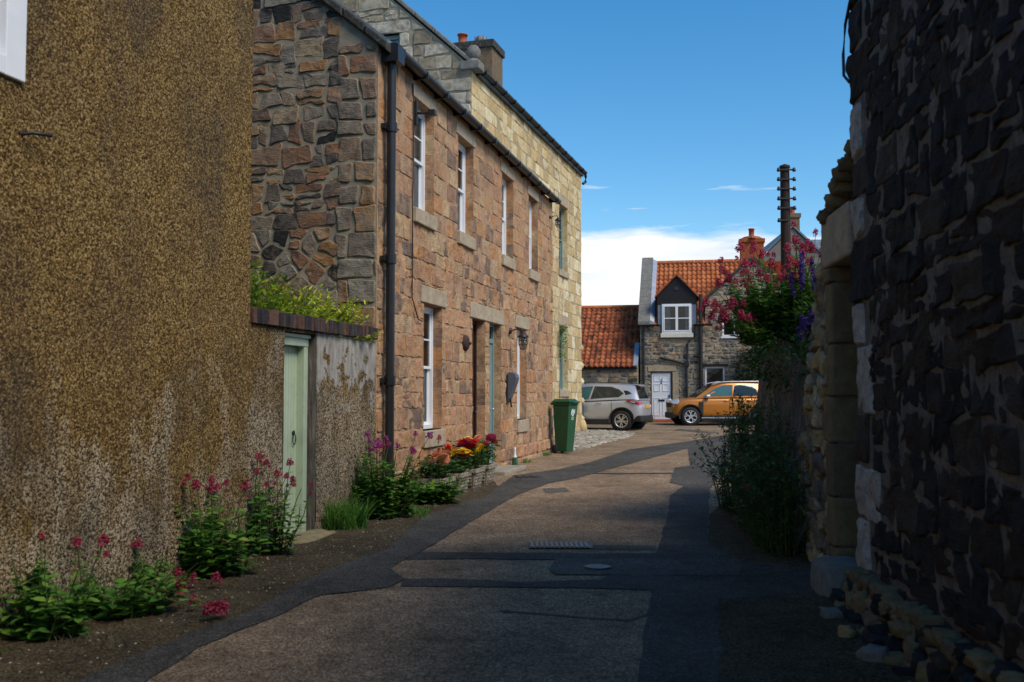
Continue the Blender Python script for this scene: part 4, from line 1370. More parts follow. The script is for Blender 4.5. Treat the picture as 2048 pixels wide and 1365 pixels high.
mb = MB()
x = .52
while x < 4.5:
    mb.tube([(x, 3.0, ZRG + .02), (x + .42, 3.0, ZRG + .02)], .105, 12, 0, rt(r6))
    x += .43
mb.build('ridge_tile', M['pantile'], rf)
# wing roof: gable verge, pantiles on both slopes running back
mb = MB()
for xa, za, xb, zb in ((2.62, 5.36, 4.63, 7.13), (6.68, 5.36, 4.63, 7.13)):
    mb.add([(xa, -.06, za), (xa, 5.8, za), (xb, 5.8, zb), (xb, -.06, zb), (xa, -.06, za + .09), (xa, 5.8, za + .09), (xb, 5.8, zb + .09), (xb, -.06, zb + .09)],
           [(0, 1, 2, 3), (4, 5, 6, 7), (0, 3, 7, 4), (0, 1, 5, 4), (1, 2, 6, 5)], 0, rt(r6))
wr = mb.build('wing_roof', M['pantile'], hE)
mb = MB()
for xa, za, xb, zb in ((2.6, 5.36, 4.6, 7.12), (6.7, 5.36, 4.66, 7.12)):
    mb.add([(xa, -.1, za - .03), (xb, -.1, zb - .03), (xb, -.1, zb + .1), (xa, -.1, za + .1), (xa, .03, za - .03), (xb, .03, zb - .03), (xb, .03, zb + .1), (xa, .03, za + .1)],
           [(0, 1, 2, 3), (4, 5, 6, 7), (0, 1, 5, 4), (2, 3, 7, 6), (1, 2, 6, 5), (3, 0, 4, 7)])
mb.build('verge_board', M['moss_slab'], wr)
mb = MB()
mb.box(4.14, 5.10, .06, .62, 6.5, 7.86)
mb.box(4.09, 5.15, .01, .67, 7.80, 7.95)
mb.lathe([(.0, 8.1), (.3, 8.08), (.46, 8.0), (.5, 7.95)], 4, (4.62, .34, 0), smooth=False)
cch = mb.build('chimney', M['brick'], hE, bevel=.015)
mb = MB()
mb.lathe([(.12, 8.02), (.125, 8.06), (.11, 8.08), (.11, 8.36), (.13, 8.36), (.13, 8.41), (.09, 8.41), (.09, 8.2)], 14, (4.62, .34, 0))
mb.build('chimney_pot', M['terra'], cch)
# raised skew of slabs and lead on the left verge
mb = MB()
nn = 8
for k in range(nn):
    a, b = -.2 + k * 3.3 / nn, -.2 + (k + 1) * 3.3 / nn - .012
    za, zb = ZE + .02 + (a + .12) * .949, ZE + .02 + (b + .12) * .949
    mb.add([(-.08, a, za + .05), (.42, a, za + .05), (.42, b, zb + .05), (-.08, b, zb + .05), (-.08, a, za + .2), (.42, a, za + .2), (.42, b, zb + .2), (-.08, b, zb + .2)],
           [(3, 2, 1, 0), (4, 5, 6, 7), (0, 1, 5, 4), (1, 2, 6, 5), (2, 3, 7, 6), (3, 0, 4, 7)])
mb.build('verge_coping', M['slab'], hE, bevel=.015)
mb = MB()
mb.add([(.42, -.16, ZE + .02), (.60, -.16, ZE + .02), (.60, 2.95, ZRG + .04), (.42, 2.95, ZRG + .04), (.42, -.16, ZE + .2), (.6, -.16, ZE + .1), (.60, 2.95, ZRG + .12), (.42, 2.95, ZRG + .2)],
       [(0, 1, 5, 4), (4, 5, 6, 7), (1, 2, 6, 5), (3, 0, 4, 7)])
mb.build('flashing', M['lead'], hE)
# dormer
dm = MB()
dm.add([(.72, -.08, 5.28), (2.34, -.08, 5.28), (2.34, -.08, 5.62), (1.54, -.08, 6.42), (.72, -.08, 5.62)], [(0, 1, 2, 3, 4)])
dm.add([(.72, .0, 4.4), (.72, 1.9, 5.62), (.72, 1.2, 5.62), (.72, 0, 5.62)], [(0, 1, 2, 3)])
dm.add([(2.34, .0, 4.4), (2.34, 1.9, 5.62), (2.34, 1.2, 5.62), (2.34, 0, 5.62)], [(0, 1, 2, 3)])
dm.box(.72, 2.34, -.075, -.03, 5.26, 5.60)
for k in range(7):
    dm.box(.80 + k * .22, .81 + k * .22, -.086, -.08, 5.3, 5.6)
dmo = dm.build('dormer', M['blackwood'], hE)
mb = MB()
for xa, za, xb, zb in ((.62, 5.54, 1.53, 6.46), (2.44, 5.54, 1.55, 6.46)):
    mb.add([(xa, -.18, za), (xa, 2.2, za), (xb, 2.6, zb), (xb, -.18, zb), (xa, -.18, za + .08), (xa, 2.2, za + .08), (xb, 2.6, zb + .1), (xb, -.18, zb + .1)],
           [(0, 1, 2, 3), (4, 5, 6, 7), (0, 3, 7, 4), (0, 1, 5, 4), (1, 2, 6, 5)], 0, rt(r6))
mb.build('dormer_roof', M['oldtile'], dmo)
for xa, xb in ((.74, .92), (2.14, 2.33)):
    mb = MB()
    mb.box(xa, xb, -.05, .06, 4.4, 5.27)
    for k in range(3):
        mb.box(xa + .015 + k * .055, xa + .055 + k * .055, -.06, -.05, 4.42, 5.25)
    mb.build('cheek', M['bluewood'], dmo)
mb = MB()
mb.box(1.44, 1.62, -.10, -.08, 5.86, 6.0)
mb.build('vent', M['greypipe'], dmo)
mb, g = MB(), MB()
X0, X1, Z0, Z1 = .92, 2.14, 4.06, 5.28
for a, b, c, d in ((X0, X0 + .06, Z0, Z1), (X1 - .06, X1, Z0, Z1), (X0 + .06, X1 - .06, Z1 - .06, Z1), (X0 + .06, X1 - .06, Z0, Z0 + .07)):
    mb.box(a, b, -.11, .0, c, d)
xm = (X0 + X1) / 2
for a, b in ((X0 + .06, xm), (xm, X1 - .06)):
    for p, q, c, d in ((a, a + .05, Z0 + .07, Z1 - .06), (b - .05, b, Z0 + .07, Z1 - .06), (a + .05, b - .05, Z1 - .11, Z1 - .06), (a + .05, b - .05, Z0 + .07, Z0 + .12), (a + .05, b - .05, 4.66, 4.70)):
        mb.box(p, q, -.125, -.06, c, d)
    g.quad((a + .05, -.09, Z0 + .12), (b - .05, -.09, Z0 + .12), (b - .05, -.09, Z1 - .11), (a + .05, -.09, Z1 - .11))
dw = mb.build('dormer_window', M['white'], dmo)
g2 = g.build('pane', M['glass'], hE)
for a, b in ((X0 + .08, X0 + .34), (X1 - .26, X1 - .08)):
    cu = MB()
    n_ = 10
    V = []
    for i in range(n_ + 1):
        x = a + (b - a) * i / n_
        V += [(x, .06 + .03 * math.sin(i * 2.1), Z0 + .05), (x, .06 + .03 * math.sin(i * 2.1 + .3), Z1 - .05)]
    cu.add(V, [(2 * i, 2 * i + 2, 2 * i + 3, 2 * i + 1) for i in range(n_)], 0, (.5, .5, .5), True)
    cu.build('curtain', M['curtain'], hE)
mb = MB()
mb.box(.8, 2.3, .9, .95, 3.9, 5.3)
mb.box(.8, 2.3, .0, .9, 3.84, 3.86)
mb.build('room_dark_backing', M['dark'], hE)  # near-black backing stands in for the unlit room
mb = MB()
mb.box(.86, 2.2, -.13, .05, 3.88, 4.055)
mb.build('dormer_sill', M['offwhite'], hE, bevel=.01)
# white panelled door
mb = MB()
dx0, dx1, dz0, dz1 = .47, 1.27, .47, 2.42
mb.box(dx0, dx1, .05, .09, dz0, dz1)
for a, b in ((dx0 + .09, (dx0 + dx1) / 2 - .05), ((dx0 + dx1) / 2 + .05, dx1 - .09)):
    for c, d in ((.08, .46), (.60, .76), (.81, .95)):
        za, zb = dz0 + (dz1 - dz0) * c, dz0 + (dz1 - dz0) * d
        for p, q, r_, s_ in ((a, b, za, za + .025), (a, b, zb - .025, zb), (a, a + .025, za + .025, zb - .025), (b - .025, b, za + .025, zb - .025)):
            mb.box(p, q, .035, .05, r_, s_)
fd = tag(mb.build('door', M['white'], hE), 'white panelled door')
mb = MB()
mb.box(.74, 1.0, .03, .05, 1.22, 1.30)
mb.build('letter_plate', M['iron'], fd)
mb = MB()
mb.box(1.17, 1.21, .0, .05, 1.15, 1.5)
mb.build('handle', M['iron'], fd, bevel=.01)
mb = MB()
mb.box(.86, .88, .02, .05, 1.98, 2.16)
mb.lathe([(0, -.02), (.025, -.02), (.03, .01)], 8, (.87, .04, 1.98), 'y')
mb.build('knocker', M['iron'], fd)
mb = MB()
mb.box(.42, .47, .0, .1, .45, 2.46)
mb.box(1.27, 1.32, .0, .1, .45, 2.46)
mb.box(.47, 1.27, .0, .1, 2.42, 2.46)
mb.build('door_frame', M['blackwood'], fd)
mb = MB()
mb.box(.3, 1.5, -.3, .1, .2, .45)
mb.build('doorstep', M['terra'], hE, bevel=.01)
mb = MB()
mb.box(.32, 1.48, -.035, .1, 2.47, 2.71)
z_ = .62
for h_ in (.4, .5, .42, .5):
    mb.box(1.335, 1.57, -.034, .1, z_ + .004, min(z_ + h_, 2.455) - .004)
    z_ += h_
mb.build('dressed_surround', M['dressed'], hE, bevel=.01)
mb = MB()
mb.box(2.55, 3.6, -.05, .05, 2.665, 2.77)
mb.build('lintel', M['blackwood'], hE)
def simple_window(x0, x1, z0, z1, mat, parent, mull=False):
    mb, g = MB(), MB()
    for a, b, c, d in ((x0, x0 + .07, z0, z1), (x1 - .07, x1, z0, z1), (x0 + .07, x1 - .07, z1 - .07, z1), (x0 + .07, x1 - .07, z0, z0 + .07)):
        mb.box(a, b, .03, .12, c, d)
    if mull:
        mb.box((x0 + x1) / 2 - .025, (x0 + x1) / 2 + .025, .04, .1, z0 + .07, z1 - .07)
    g.quad((x0 + .07, .08, z0 + .07), (x1 - .07, .08, z0 + .07), (x1 - .07, .08, z1 - .07), (x0 + .07, .08, z1 - .07))
    f = mb.build('window', mat, parent)
    g.build('pane', M['glass'], f)
    return f
simple_window(2.66, 3.46, .95, 2.66, M['white'], hE)
f = simple_window(3.38, 4.36, 3.9, 4.72, M['white'], hE, True)
mb = MB()
mb.box(3.32, 4.44, -.07, .05, 3.83, 3.9)
mb.build('sill', M['white'], f)
# gutters and pipes
for a, b in ((-.02, .86), (2.22, 2.98)):
    mb = MB()
    mb.prism([(-.17 + .07 * math.cos(t), 4.42 + .07 * math.sin(t)) for t in [math.pi + k * math.pi / 8 for k in range(9)]], 'x', a, b)
    mb.build('gutter', M['pipe'], hE)
mb = MB()
mb.tube([(.15, -.13, 4.36), (.15, -.07, 4.2), (.15, -.07, .4)], .045, 8)
mb.tube([(2.26, -.13, 4.36), (2.26, -.10, 3.9), (2.02, -.10, 3.72), (1.96, -.10, 3.6), (1.96, -.10, 2.75)], .045, 8)
mb.build('rain_pipe', M['greypipe'], hE)
mb = MB()
mb.tube([(2.5, -.11, 5.62), (2.5, -.11, .4)], .08, 10)
mb.box(2.43, 2.57, -.17, -.03, 5.5, 5.66)
mb.tube([(.8, -.08, 3.05), (1.3, -.08, 2.93), (1.85, -.09, 2.80), (1.92, -.09, 2.72), (1.92, -.09, .4)], .05, 8)
mb.tube([(2.45, -.1, 3.08), (2.2, -.09, 3.12)], .05, 8)
mb.box(1.82, 2.02, -.17, -.02, 2.68, 2.86)
mb.build('soil_pipe', M['pipe'], hE)
# ================================================================== PANTILED OUTBUILDING
ob = empty('outbuilding', CO + Vector((-3.6, .52, 0)), CR, 'low stone outbuilding with mossy dark red pantile roof behind the silver car', 'outbuilding')
mb = MB()
OH = [(-2.2, .22, .9, 2.2)]
OH = [(.45, .82, 1.15, 2.3)]
panel(mb, front, -3.0, 3.55, 0, 2.72, OH, .2, 0, 1, r6)
for p in courses(-3.0, 3.55, .1, 2.66, (.14, .3), (.2, .6), .03, r6, .2):
    q = fit(p, OH)
    if q:
        stone(mb, q, front, r6, .025, .016, 1, .13, .02, 1, .014)
shell(mb, -3.0, 3.55, 7.0, 0, 2.72, 5.5, 0, True, True)
mb.build('wall', [M['cot_mortar'], M['cot']], ob)
simple_window(.45, .82, 1.15, 2.3, M['white'], ob)
mb = MB()
pantiles(mb, -3.0, 3.5, -.2, 2.66, 3.5, 5.45, r6, .225, 16)
mb.add([(-3, 7.2, 2.66), (3.5, 7.2, 2.66), (3.5, 3.5, 5.43), (-3, 3.5, 5.43)], [(0, 1, 2, 3)], 0, (.3, .3, .3))
orf = mb.build('roof', M['oldtile'], ob)
mb = MB()
x = -3.0
while x < 3.3:
    mb.tube([(x, 3.5, 5.47), (x + .42, 3.5, 5.47)], .1, 12, 0, rt(r6))
    x += .43
mb.build('ridge_tile', M['pantile'], orf)
mb = MB()
mb.add([(3.36, -.24, 2.74), (3.56, -.24, 2.74), (3.56, 1.0, 3.72), (3.36, 1.0, 3.72)], [(0, 1, 2, 3)])
mb.add([(3.36, -.24, 2.70), (3.56, -.24, 2.70), (3.56, -.24, 2.74), (3.36, -.24, 2.74)], [(0, 1, 2, 3)])
mb.build('flashing', M['lead'], ob)
mb = MB()
mb.box(-3.0, 3.5, -.14, .02, 2.56, 2.66)
mb.build('eaves_board', M['blackwood'], ob)
# ================================================================== FAR GREY HOUSE
hF = empty('grey_house', (16.6, 58.5, 0), R(-4), 'distant grey roughcast gable house with slate roof and brick chimney', 'house')
mb = MB()
mb.add([(-4.2, 0, 0), (4.2, 0, 0), (4.2, 0, 7.2), (.0, 0, 11.3), (-4.2, 0, 7.2)], [(0, 1, 2, 3, 4)])
mb.quad((-4.2, 0, 0), (-4.2, 9, 0), (-4.2, 9, 7.2), (-4.2, 0, 7.2))
mb.quad((4.2, 0, 0), (4.2, 9, 0), (4.2, 9, 7.2), (4.2, 0, 7.2))
mb.quad((.5, 3.5, 0), (9, 3.5, 0), (9, 3.5, 9.8), (.5, 3.5, 9.8))
mb.build('wall', M['roughcast'], hF)
mb = MB()
for sgn in (-1, 1):
    mb.add([(sgn * 4.4, -.1, 7.05), (sgn * 4.4, 9, 7.05), (0, 9, 11.38), (0, -.1, 11.38), (sgn * 4.4, -.1, 7.2), (sgn * 4.4, 9, 7.2), (0, 9, 11.52), (0, -.1, 11.52)], [(0, 1, 2, 3), (4, 5, 6, 7), (0, 3, 7, 4), (0, 1, 5, 4)])
L_ = 9
for k in range(9):
    a, b = 3.0 + k * .25, 3.0 + (k + 1) * .25 + .04
    za, zb = 9.7 + k * .19, 9.7 + (k + 1) * .19
    mb.add([(.6, a, za + .03), (9, a, za + .03), (9, b, zb), (.6, b, zb), (.6, a, za), (9, a, za)], [(0, 1, 2, 3), (4, 5, 1, 0)])
mb.build('roof', M['slate'], hF)
mb = MB()
mb.box(-.45, .45, .1, .8, 10.8, 12.0)
mb.box(-.52, .52, .03, .87, 11.95, 12.2)
fch = mb.build('chimney', M['oldbrick'], hF)
mb = MB()
mb.lathe([(.16, 12.2), (.13, 12.25), (.14, 12.62), (.17, 12.64), (0, 12.66)], 12, (.1, .4, 0))
mb.build('chimney_pot', M['terra'], fch)
mb = MB()
mb.box(4.5, 8.8, 2.85, 3.0, 9.35, 9.7)
mb.build('eaves_gutter', M['bluewood'], hF)
# ================================================================== TELEGRAPH POLE
tp = empty('telegraph_pole', ((1575 - 1024) / F * 28, 28, gz(28)), 0, 'dark wooden telegraph pole with rows of insulators rising behind the flowers', 'telegraph pole')
mb = MB()
mb.tube([(0, 0, 0), (0, 0, 4), (0, 0, 7.75)], [.165, .148, .128], 14)
mb.lathe([(.15, 7.70), (.15, 7.76), (0, 7.82)], 14)
mb.build('pole', M['pole'], tp)
for i, z_ in enumerate([7.62, 7.35, 7.08, 6.80, 6.53, 6.18]):
    mb = MB()
    xa, xb = -.22, (.22 if i < 5 else .05)
    mb.box(xa, xb, -.16, -.12, z_ - .02, z_ + .02)
    for x in ([-.22, .22] if i < 5 else [-.22]):
        mb.lathe([(.0, .055), (.035, .05), (.04, .01), (.055, -.01), (.05, -.05), (.03, -.06), (0, -.06)], 10, (x, -.16, z_))
    mb.build('insulator_arm', M['iron'], tp)
# ================================================================== CARS
def car(name, label, loc, heading, paint, low, ghb, ght, hw, wins, wheel_r, axles, spokes, extra, squeeze):
    e = empty(name, loc, heading, label, 'car')
    mb = MB()
    ns = len(low)
    V = []
    for x, zb, zs, w in low:
        half = [(0, zs + .015), (.55 * w, zs + .01), (.86 * w, zs - .005), (.965 * w, zs - .06), (w, zs - .2 * min(1, (zs - zb))), (.99 * w, (zs + zb) / 2), (.965 * w, zb + .1), (.9 * w, zb), (0, zb)]
        ring = [(x, y, z) for y, z in half] + [(x, -y, z) for y, z in half[-2:0:-1]]
        V += ring
    n = 16
    Fs = [(i * n + k, i * n + (k + 1) % n, (i + 1) * n + (k + 1) % n, (i + 1) * n + k) for i in range(ns - 1) for k in range(n)]
    Fs += [tuple(range(n))[::-1], tuple(range((ns - 1) * n, ns * n))]
    mb.add(V, Fs, 0, (.5, .5, .5), True)
    mb.build('body', paint, e, subsurf=1)
    def lerp(a, t):
        f = t * (len(a) - 1)
        i = min(int(f), len(a) - 2)
        f -= i
        return tuple(a[i][k] + (a[i + 1][k] - a[i][k]) * f for k in range(len(a[0])))
    def S(t, v, sd, off=0):
        b, u = lerp(ghb, t), lerp(ght, t)
        bulge = math.sin(v * math.pi) * .025
        return (b[0] + (u[0] - b[0]) * v, sd * (b[1] + (u[1] - b[1]) * v + bulge + off), b[2] + (u[2] - b[2]) * v)
    mb = MB()
    N = 14
    for sd in (1, -1):
        V = [S(i / N, j / 5, sd) for j in range(6) for i in range(N + 1)]
        mb.add(V, [(j * (N + 1) + i, j * (N + 1) + i + 1, (j + 1) * (N + 1) + i + 1, (j + 1) * (N + 1) + i) for j in range(5) for i in range(N)], 0, (.5, .5, .5), True)
    V = []
    for i in range(N + 1):
        a = S(i / N, 1, 1)
        for k in range(7):
            y = 1 - k / 3
            V.append((a[0], a[1] * y, a[2] + .045 * (1 - y * y)))
    mb.add(V, [(i * 7 + k, i * 7 + k + 1, (i + 1) * 7 + k + 1, (i + 1) * 7 + k) for i in range(N) for k in range(6)], 0, (.5, .5, .5), True)
    for t in (0, 1):
        a, b, c, d = S(t, 0, 1), S(t, 0, -1), S(t, 1, -1), S(t, 1, 1)
        mb.quad(a, b, c, d)
    mb.build('cabin', paint, e)
    for nm_, t, dx in (('rear_window', 0, -.012), ('windscreen', 1, .012)):
        g = MB()
        q = [S(t, .1, .86), S(t, .1, -.86), S(t, .93, -.86), S(t, .93, .86)]
        g.quad(*[(p[0] + dx, p[1], p[2] + .008) for p in q])
        g.build(nm_, M['carglass'], e)
    for sd in (1, -1):
        for poly, gm in wins:
            g = MB()
            # subdivide outline onto the curved side
            pts = []
            for a, b in zip(poly, poly[1:] + poly[:1]):
                for i in range(4):
                    pts.append((a[0] + (b[0] - a[0]) * i / 4, a[1] + (b[1] - a[1]) * i / 4))
            c = (sum(p[0] for p in poly) / len(poly), sum(p[1] for p in poly) / len(poly))
            V = [S(p[0], p[1], sd, .008) for p in pts] + [S(c[0], c[1], sd, .008)]
            g.add(V, [(i, (i + 1) % len(pts), len(pts)) for i in range(len(pts))], 0, (.5, .5, .5), True)
            g.build('side_window', M[gm], e)
    # wheels, arches
    for ax in axles:
        for sd in (1, -1):
            mb = MB()
            y0, y1 = sd * (hw - .005), sd * (hw + .018)
            mb.lathe([(0, y0), (wheel_r + .05, y0), (wheel_r + .05, y1), (0, y1)], 28, (ax, 0, wheel_r), 'y')
            A = [R(-12 + k * 204 / 20) for k in range(21)]
            ro, ri = wheel_r + .115, wheel_r + .045
            V = []
            for a in A:
                for r_, yy in ((ri, y1), (ro, y1), (ri, sd * (hw + .045)), (ro, sd * (hw + .03))):
                    V.append((ax + r_ * math.cos(a), yy, wheel_r + r_ * math.sin(a)))
            Fq = []
            for i in range(20):
                o, p = i * 4, i * 4 + 4
                Fq += [(o + 2, o + 3, p + 3, p + 2), (o, o + 2, p + 2, p), (o + 1, o + 3, p + 3, p + 1)]
            mb.add(V, Fq, 0, (.5, .5, .5), True)
            mb.build('wheel_arch', M['plastic'], e)
            mb = MB()
            yo = sd * (hw + .055)
            mb.lathe([(wheel_r * .64, yo - sd * .2), (wheel_r * .95, yo - sd * .2), (wheel_r, yo - sd * .17), (wheel_r, yo - sd * .03), (wheel_r * .95, yo), (wheel_r * .68, yo), (wheel_r * .64, yo - sd * .03)], 28, (ax, 0, wheel_r), 'y')
            w_ = mb.build('wheel', M['rubber'], e)
            mb = MB()
            mb.lathe([(wheel_r * .69, yo + sd * .006), (wheel_r * .62, yo + sd * .008), (wheel_r * .60, yo - sd * .04)], 28, (ax, 0, wheel_r), 'y')
            mb.lathe([(0, yo + sd * .0), (.05, yo), (.06, yo - sd * .02)], 14, (ax, 0, wheel_r), 'y')
            spokes(mb, ax, yo, sd, wheel_r)
            mb.build('rim', M['alloy'], w_)
            mb = MB()
            mb.lathe([(0, yo - sd * .05), (wheel_r * .63, yo - sd * .05)], 20, (ax, 0, wheel_r), 'y')
            mb.build('brake_shadow_plate', M['plastic'], w_)
    # sill cladding
    for sd in (1, -1):
        mb = MB()
        mb.box(axles[0] + wheel_r + .05, axles[1] - wheel_r - .05, min(sd * (hw - .04), sd * (hw + .012)), max(sd * (hw - .04), sd * (hw + .012)), .2, .38)
        mb.build('sill_cladding', M['plastic'], e, bevel=.01)
    extra(e)
    lim, k_ = squeeze
    seen = set()
    stack = list(e.children)
    while stack:
        o = stack.pop()
        stack += list(o.children)
        if o.data.name not in seen:
            seen.add(o.data.name)
            for v in o.data.vertices:
                if (v.co.x - lim) * lim > 0:
                    v.co.x = lim + (v.co.x - lim) * k_
    return e
def spoke10(mb, ax, y, sd, r):
    for k in range(10):
        a = 2 * math.pi * k / 10 + (.12 if k % 2 else -.12)
        Mx = Matrix.Translation((ax, y, r)) @ Matrix.Rotation(-a, 4, 'Y')
        mb.box(.03, r * .63, -.012, .006, -.016, .016, M=Mx)
def spoke5(mb, ax, y, sd, r):
    for k in range(5):
        a = 2 * math.pi * k / 5 + .3
        Mx = Matrix.Translation((ax, y, r)) @ Matrix.Rotation(-a, 4, 'Y')
        mb.box(.02, r * .4, -.012, .008, -.025, .025, M=Mx)
        for s in (-1, 1):
            M2 = Mx @ Matrix.Translation((r * .36, 0, 0)) @ Matrix.Rotation(s * R(38), 4, 'Y')
            mb.box(0, r * .34, -.012, .008, -.018, .018, M=M2)
def silver_extra(e):
    hw = .9
    for sd in (1, -1):
        mb = MB()
        pts = [(-2.06, .98), (-1.82, 1.01), (-1.48, 1.035), (-1.52, .985), (-1.80, .90), (-2.08, .875)]
        V = []
        for x, z in pts:
            w = .87 if x > -1.9 else .80
            V.append((x, sd * (w + .03), z))
        mb.add(V + [(x, y - sd * .05, z) for x, y, z in V], [(0, 1, 2, 3, 4, 5)] + [(i, (i + 1) % 6, 6 + (i + 1) % 6, 6 + i) for i in range(6)])
        mb.add([(-2.06, sd * .83, .98), (-2.08, sd * .83, .875), (-2.17, sd * .55, .90), (-2.14, sd * .55, .98)], [(0, 1, 2, 3)])
        mb.build('tail_lamp', M['lampred'], e)
        mb = MB()
        mb.add([(-1.62, sd * .903, 1.0), (-1.85, sd * .893, .975), (-1.85, sd * .893, .935), (-1.66, sd * .90, .96)], [(0, 1, 2, 3)])
        mb.build('reverse_lamp', M['lampclear'], e)
        for x in (-.62, .42):
            mb = MB()
            mb.tube([(x, sd * .905, .93), (x + .08, sd * .925, .93), (x + .2, sd * .905, .93)], .016, 6)
            mb.build('door_handle', M['silver'], e)
        for x in (-.98, .02, 1.0):
            mb = MB()
            mb.box(x - .004, x + .004, sd * .902 - .004, sd * .902 + .004, .40, .98)
            mb.build('door_seam', M['plastic'], e)
        mb = MB()
        mb.box(1.02, 1.16, min(sd * .86, sd * 1.05), max(sd * .86, sd * 1.05), 1.0, 1.13)
        mb.build('mirror', M['silver'], e, bevel=.03)
    mb = MB()
    mb.box(-2.2, -2.12, -.26, .26, .76, .87)
    mb.build('number_plate', M['plate'], e)
    mb = MB()
    mb.add([(-2.02, -.55, 1.50), (-1.70, -.58, 1.57), (-1.70, .58, 1.57), (-2.02, .55, 1.50), (-1.98, .55, 1.47), (-1.98, -.55, 1.47)], [(0, 1, 2, 3), (0, 3, 4, 5)])
    mb.build('spoiler', M['silver'], e)
    mb = MB()
    mb.box(-2.19, -1.72, -.82, .82, .30, .52)
    mb.build('rear_bumper_trim', M['plastic'], e, bevel=.05)
    for y in (-.4, .4):
        mb = MB()
        mb.box(2.02, 2.2, y - .2, y + .2, .64, .74)
        mb.build('headlight', M['lampclear'], e, bevel=.03)
def orange_extra(e):
    for sd in (1, -1):
        mb = MB()
        V = [(2.09, sd * .60, .98), (1.82, sd * .86, 1.02), (1.74, sd * .87, .93), (1.84, sd * .87, .82), (2.06, sd * .72, .80), (2.17, sd * .55, .86)]
        mb.add(V, [(0, 1, 2, 3, 4, 5)])
        mb.add([(p[0] - .06, p[1] - sd * .05, p[2]) for p in V], [(5, 4, 3, 2, 1, 0)])
        mb.build('headlight', M['lampclear'], e)
        mb = MB()
        mb.tube([(.42, sd * .66, 1.56), (.2, sd * .66, 1.63), (-.1, sd * .66, 1.665), (-1.5, sd * .66, 1.675), (-1.72, sd * .66, 1.63)], .024, 8)
        mb.build('roof_rail', M['alloy'], e)
        mb = MB()
        mb.box(-.86, .92, min(sd * .92, sd * .955), max(sd * .92, sd * .955), .28, .31)
        mb.build('side_step', M['alloy'], e)
        mb = MB()
        mb.box(.86, 1.0, min(sd * .905, sd * .935), max(sd * .905, sd * .935), .42, .90)
        mb.box(.90, .98, min(sd * .93, sd * .938), max(sd * .93, sd * .938), .82, .86)
        mb.build('wing_vent', M['plastic'], e, bevel=.008)
        for x in (-.14, -1.1):
            mb = MB()
            mb.tube([(x, sd * .90, .93), (x + .08, sd * .93, .93), (x + .2, sd * .90, .93)], .018, 6)
            mb.build('door_handle', M['orange'], e)
        for x in (-.17, .84):
            mb = MB()
            mb.box(x - .004, x + .004, sd * .902 - .004, sd * .902 + .004, .42, 1.04)
            mb.build('door_seam', M['plastic'], e)
        mb = MB()
        mb.box(.60, .76, min(sd * .86, sd * 1.06), max(sd * .86, sd * 1.06), 1.04, 1.17)
        mb.build('mirror', M['alloy'], e, bevel=.035)
        mb = MB()
        mb.box(-2.06, -1.95, min(sd * .6, sd * .82), max(sd * .6, sd * .82), .85, 1.08)
        mb.build('tail_lamp', M['lampred'], e, bevel=.02)
    mb = MB()
    mb.box(1.78, 2.2, -.7, .7, .26, .50)
    mb.build('front_bumper_trim', M['plastic'], e, bevel=.06)
    mb = MB()
    mb.box(2.05, 2.19, -.42, .42, .68, .86)
    mb.build('grille', M['plastic'], e, bevel=.03)
lowS = [(-2.17, .48, .80, .62), (-2.13, .40, .92, .74), (-1.98, .33, 1.05, .84), (-1.7, .28, 1.08, .885), (-1.1, .26, 1.06, .90), (0, .24, 1.0, .90), (.9, .24, .97, .90), (1.3, .26, .95, .89), (1.7, .28, .88, .86), (2.0, .32, .76, .76), (2.17, .4, .62, .58)]
ghbS = [(-2.03, .74, 1.03), (-1.7, .83, 1.06), (-1.0, .85, 1.04), (0, .85, .99), (.8, .84, .96), (1.28, .78, .94)]
ghtS = [(-1.72, .58, 1.50), (-1.45, .60, 1.535), (-.9, .62, 1.56), (-.2, .63, 1.57), (.2, .62, 1.55), (.46, .58, 1.48)]
winS = [([(.27, .42), (.33, .18), (.56, .12), (.56, .88), (.40, .86), (.31, .68)], 'carglass'), ([(.575, .12), (.80, .10), (.78, .84), (.575, .88)], 'tealglass'), ([(.17, .42), (.255, .30), (.262, .62), (.22, .6)], 'carglass')]
rw_ = Vector((3.69, 33.64))
ha = math.pi - R(22)
hd = Vector((math.cos(ha), math.sin(ha)))
lf = Vector((-hd.y, hd.x))
ctr = rw_ - lf * .92 + hd * 1.33
car('parked_hatchback', 'silver hatchback seen from behind beside the yellow house corner', (ctr.x, ctr.y, gz(33.6)), ha, M['silver'], lowS, ghbS, ghtS, .9, winS, .34, (-1.33, 1.33), spoke10, silver_extra, (-1.72, .58))
lowD = [(-2.1, .42, .84, .70), (-2.02, .34, 1.02, .82), (-1.8, .30, 1.09, .88), (-1.1, .28, 1.09, .90), (0, .27, 1.07, .90), (.7, .27, 1.06, .90), (1.05, .28, 1.055, .895), (1.4, .3, 1.03, .89), (1.8, .32, .98, .85), (2.05, .36, .88, .76), (2.17, .44, .74, .62)]
ghbD = [(-2.02, .76, 1.05), (-1.6, .84, 1.08), (-.9, .85, 1.07), (0, .85, 1.06), (.7, .84, 1.05), (1.12, .78, 1.04)]
ghtD = [(-1.85, .60, 1.56), (-1.5, .62, 1.59), (-.9, .63, 1.61), (-.2, .635, 1.615), (.12, .62, 1.595), (.40, .58, 1.53)]
winD = [([(.285, .12), (.535, .10), (.535, .86), (.31, .86)], 'carglass'), ([(.55, .10), (.90, .10), (.84, .6), (.72, .86), (.55, .87)], 'tealglass'), ([(.10, .16), (.23, .14), (.25, .84), (.12, .82)], 'carglass')]
car('parked_estate', 'bright orange high riding car parked before the white cottage door', (6.72 + 1.335, 37.75 + .95, gz(38.4)), math.pi + R(2), M['orange'], lowD, ghbD, ghtD, .9, winD, .345, (-1.335, 1.335), spoke5, orange_extra, (1.75, .6))
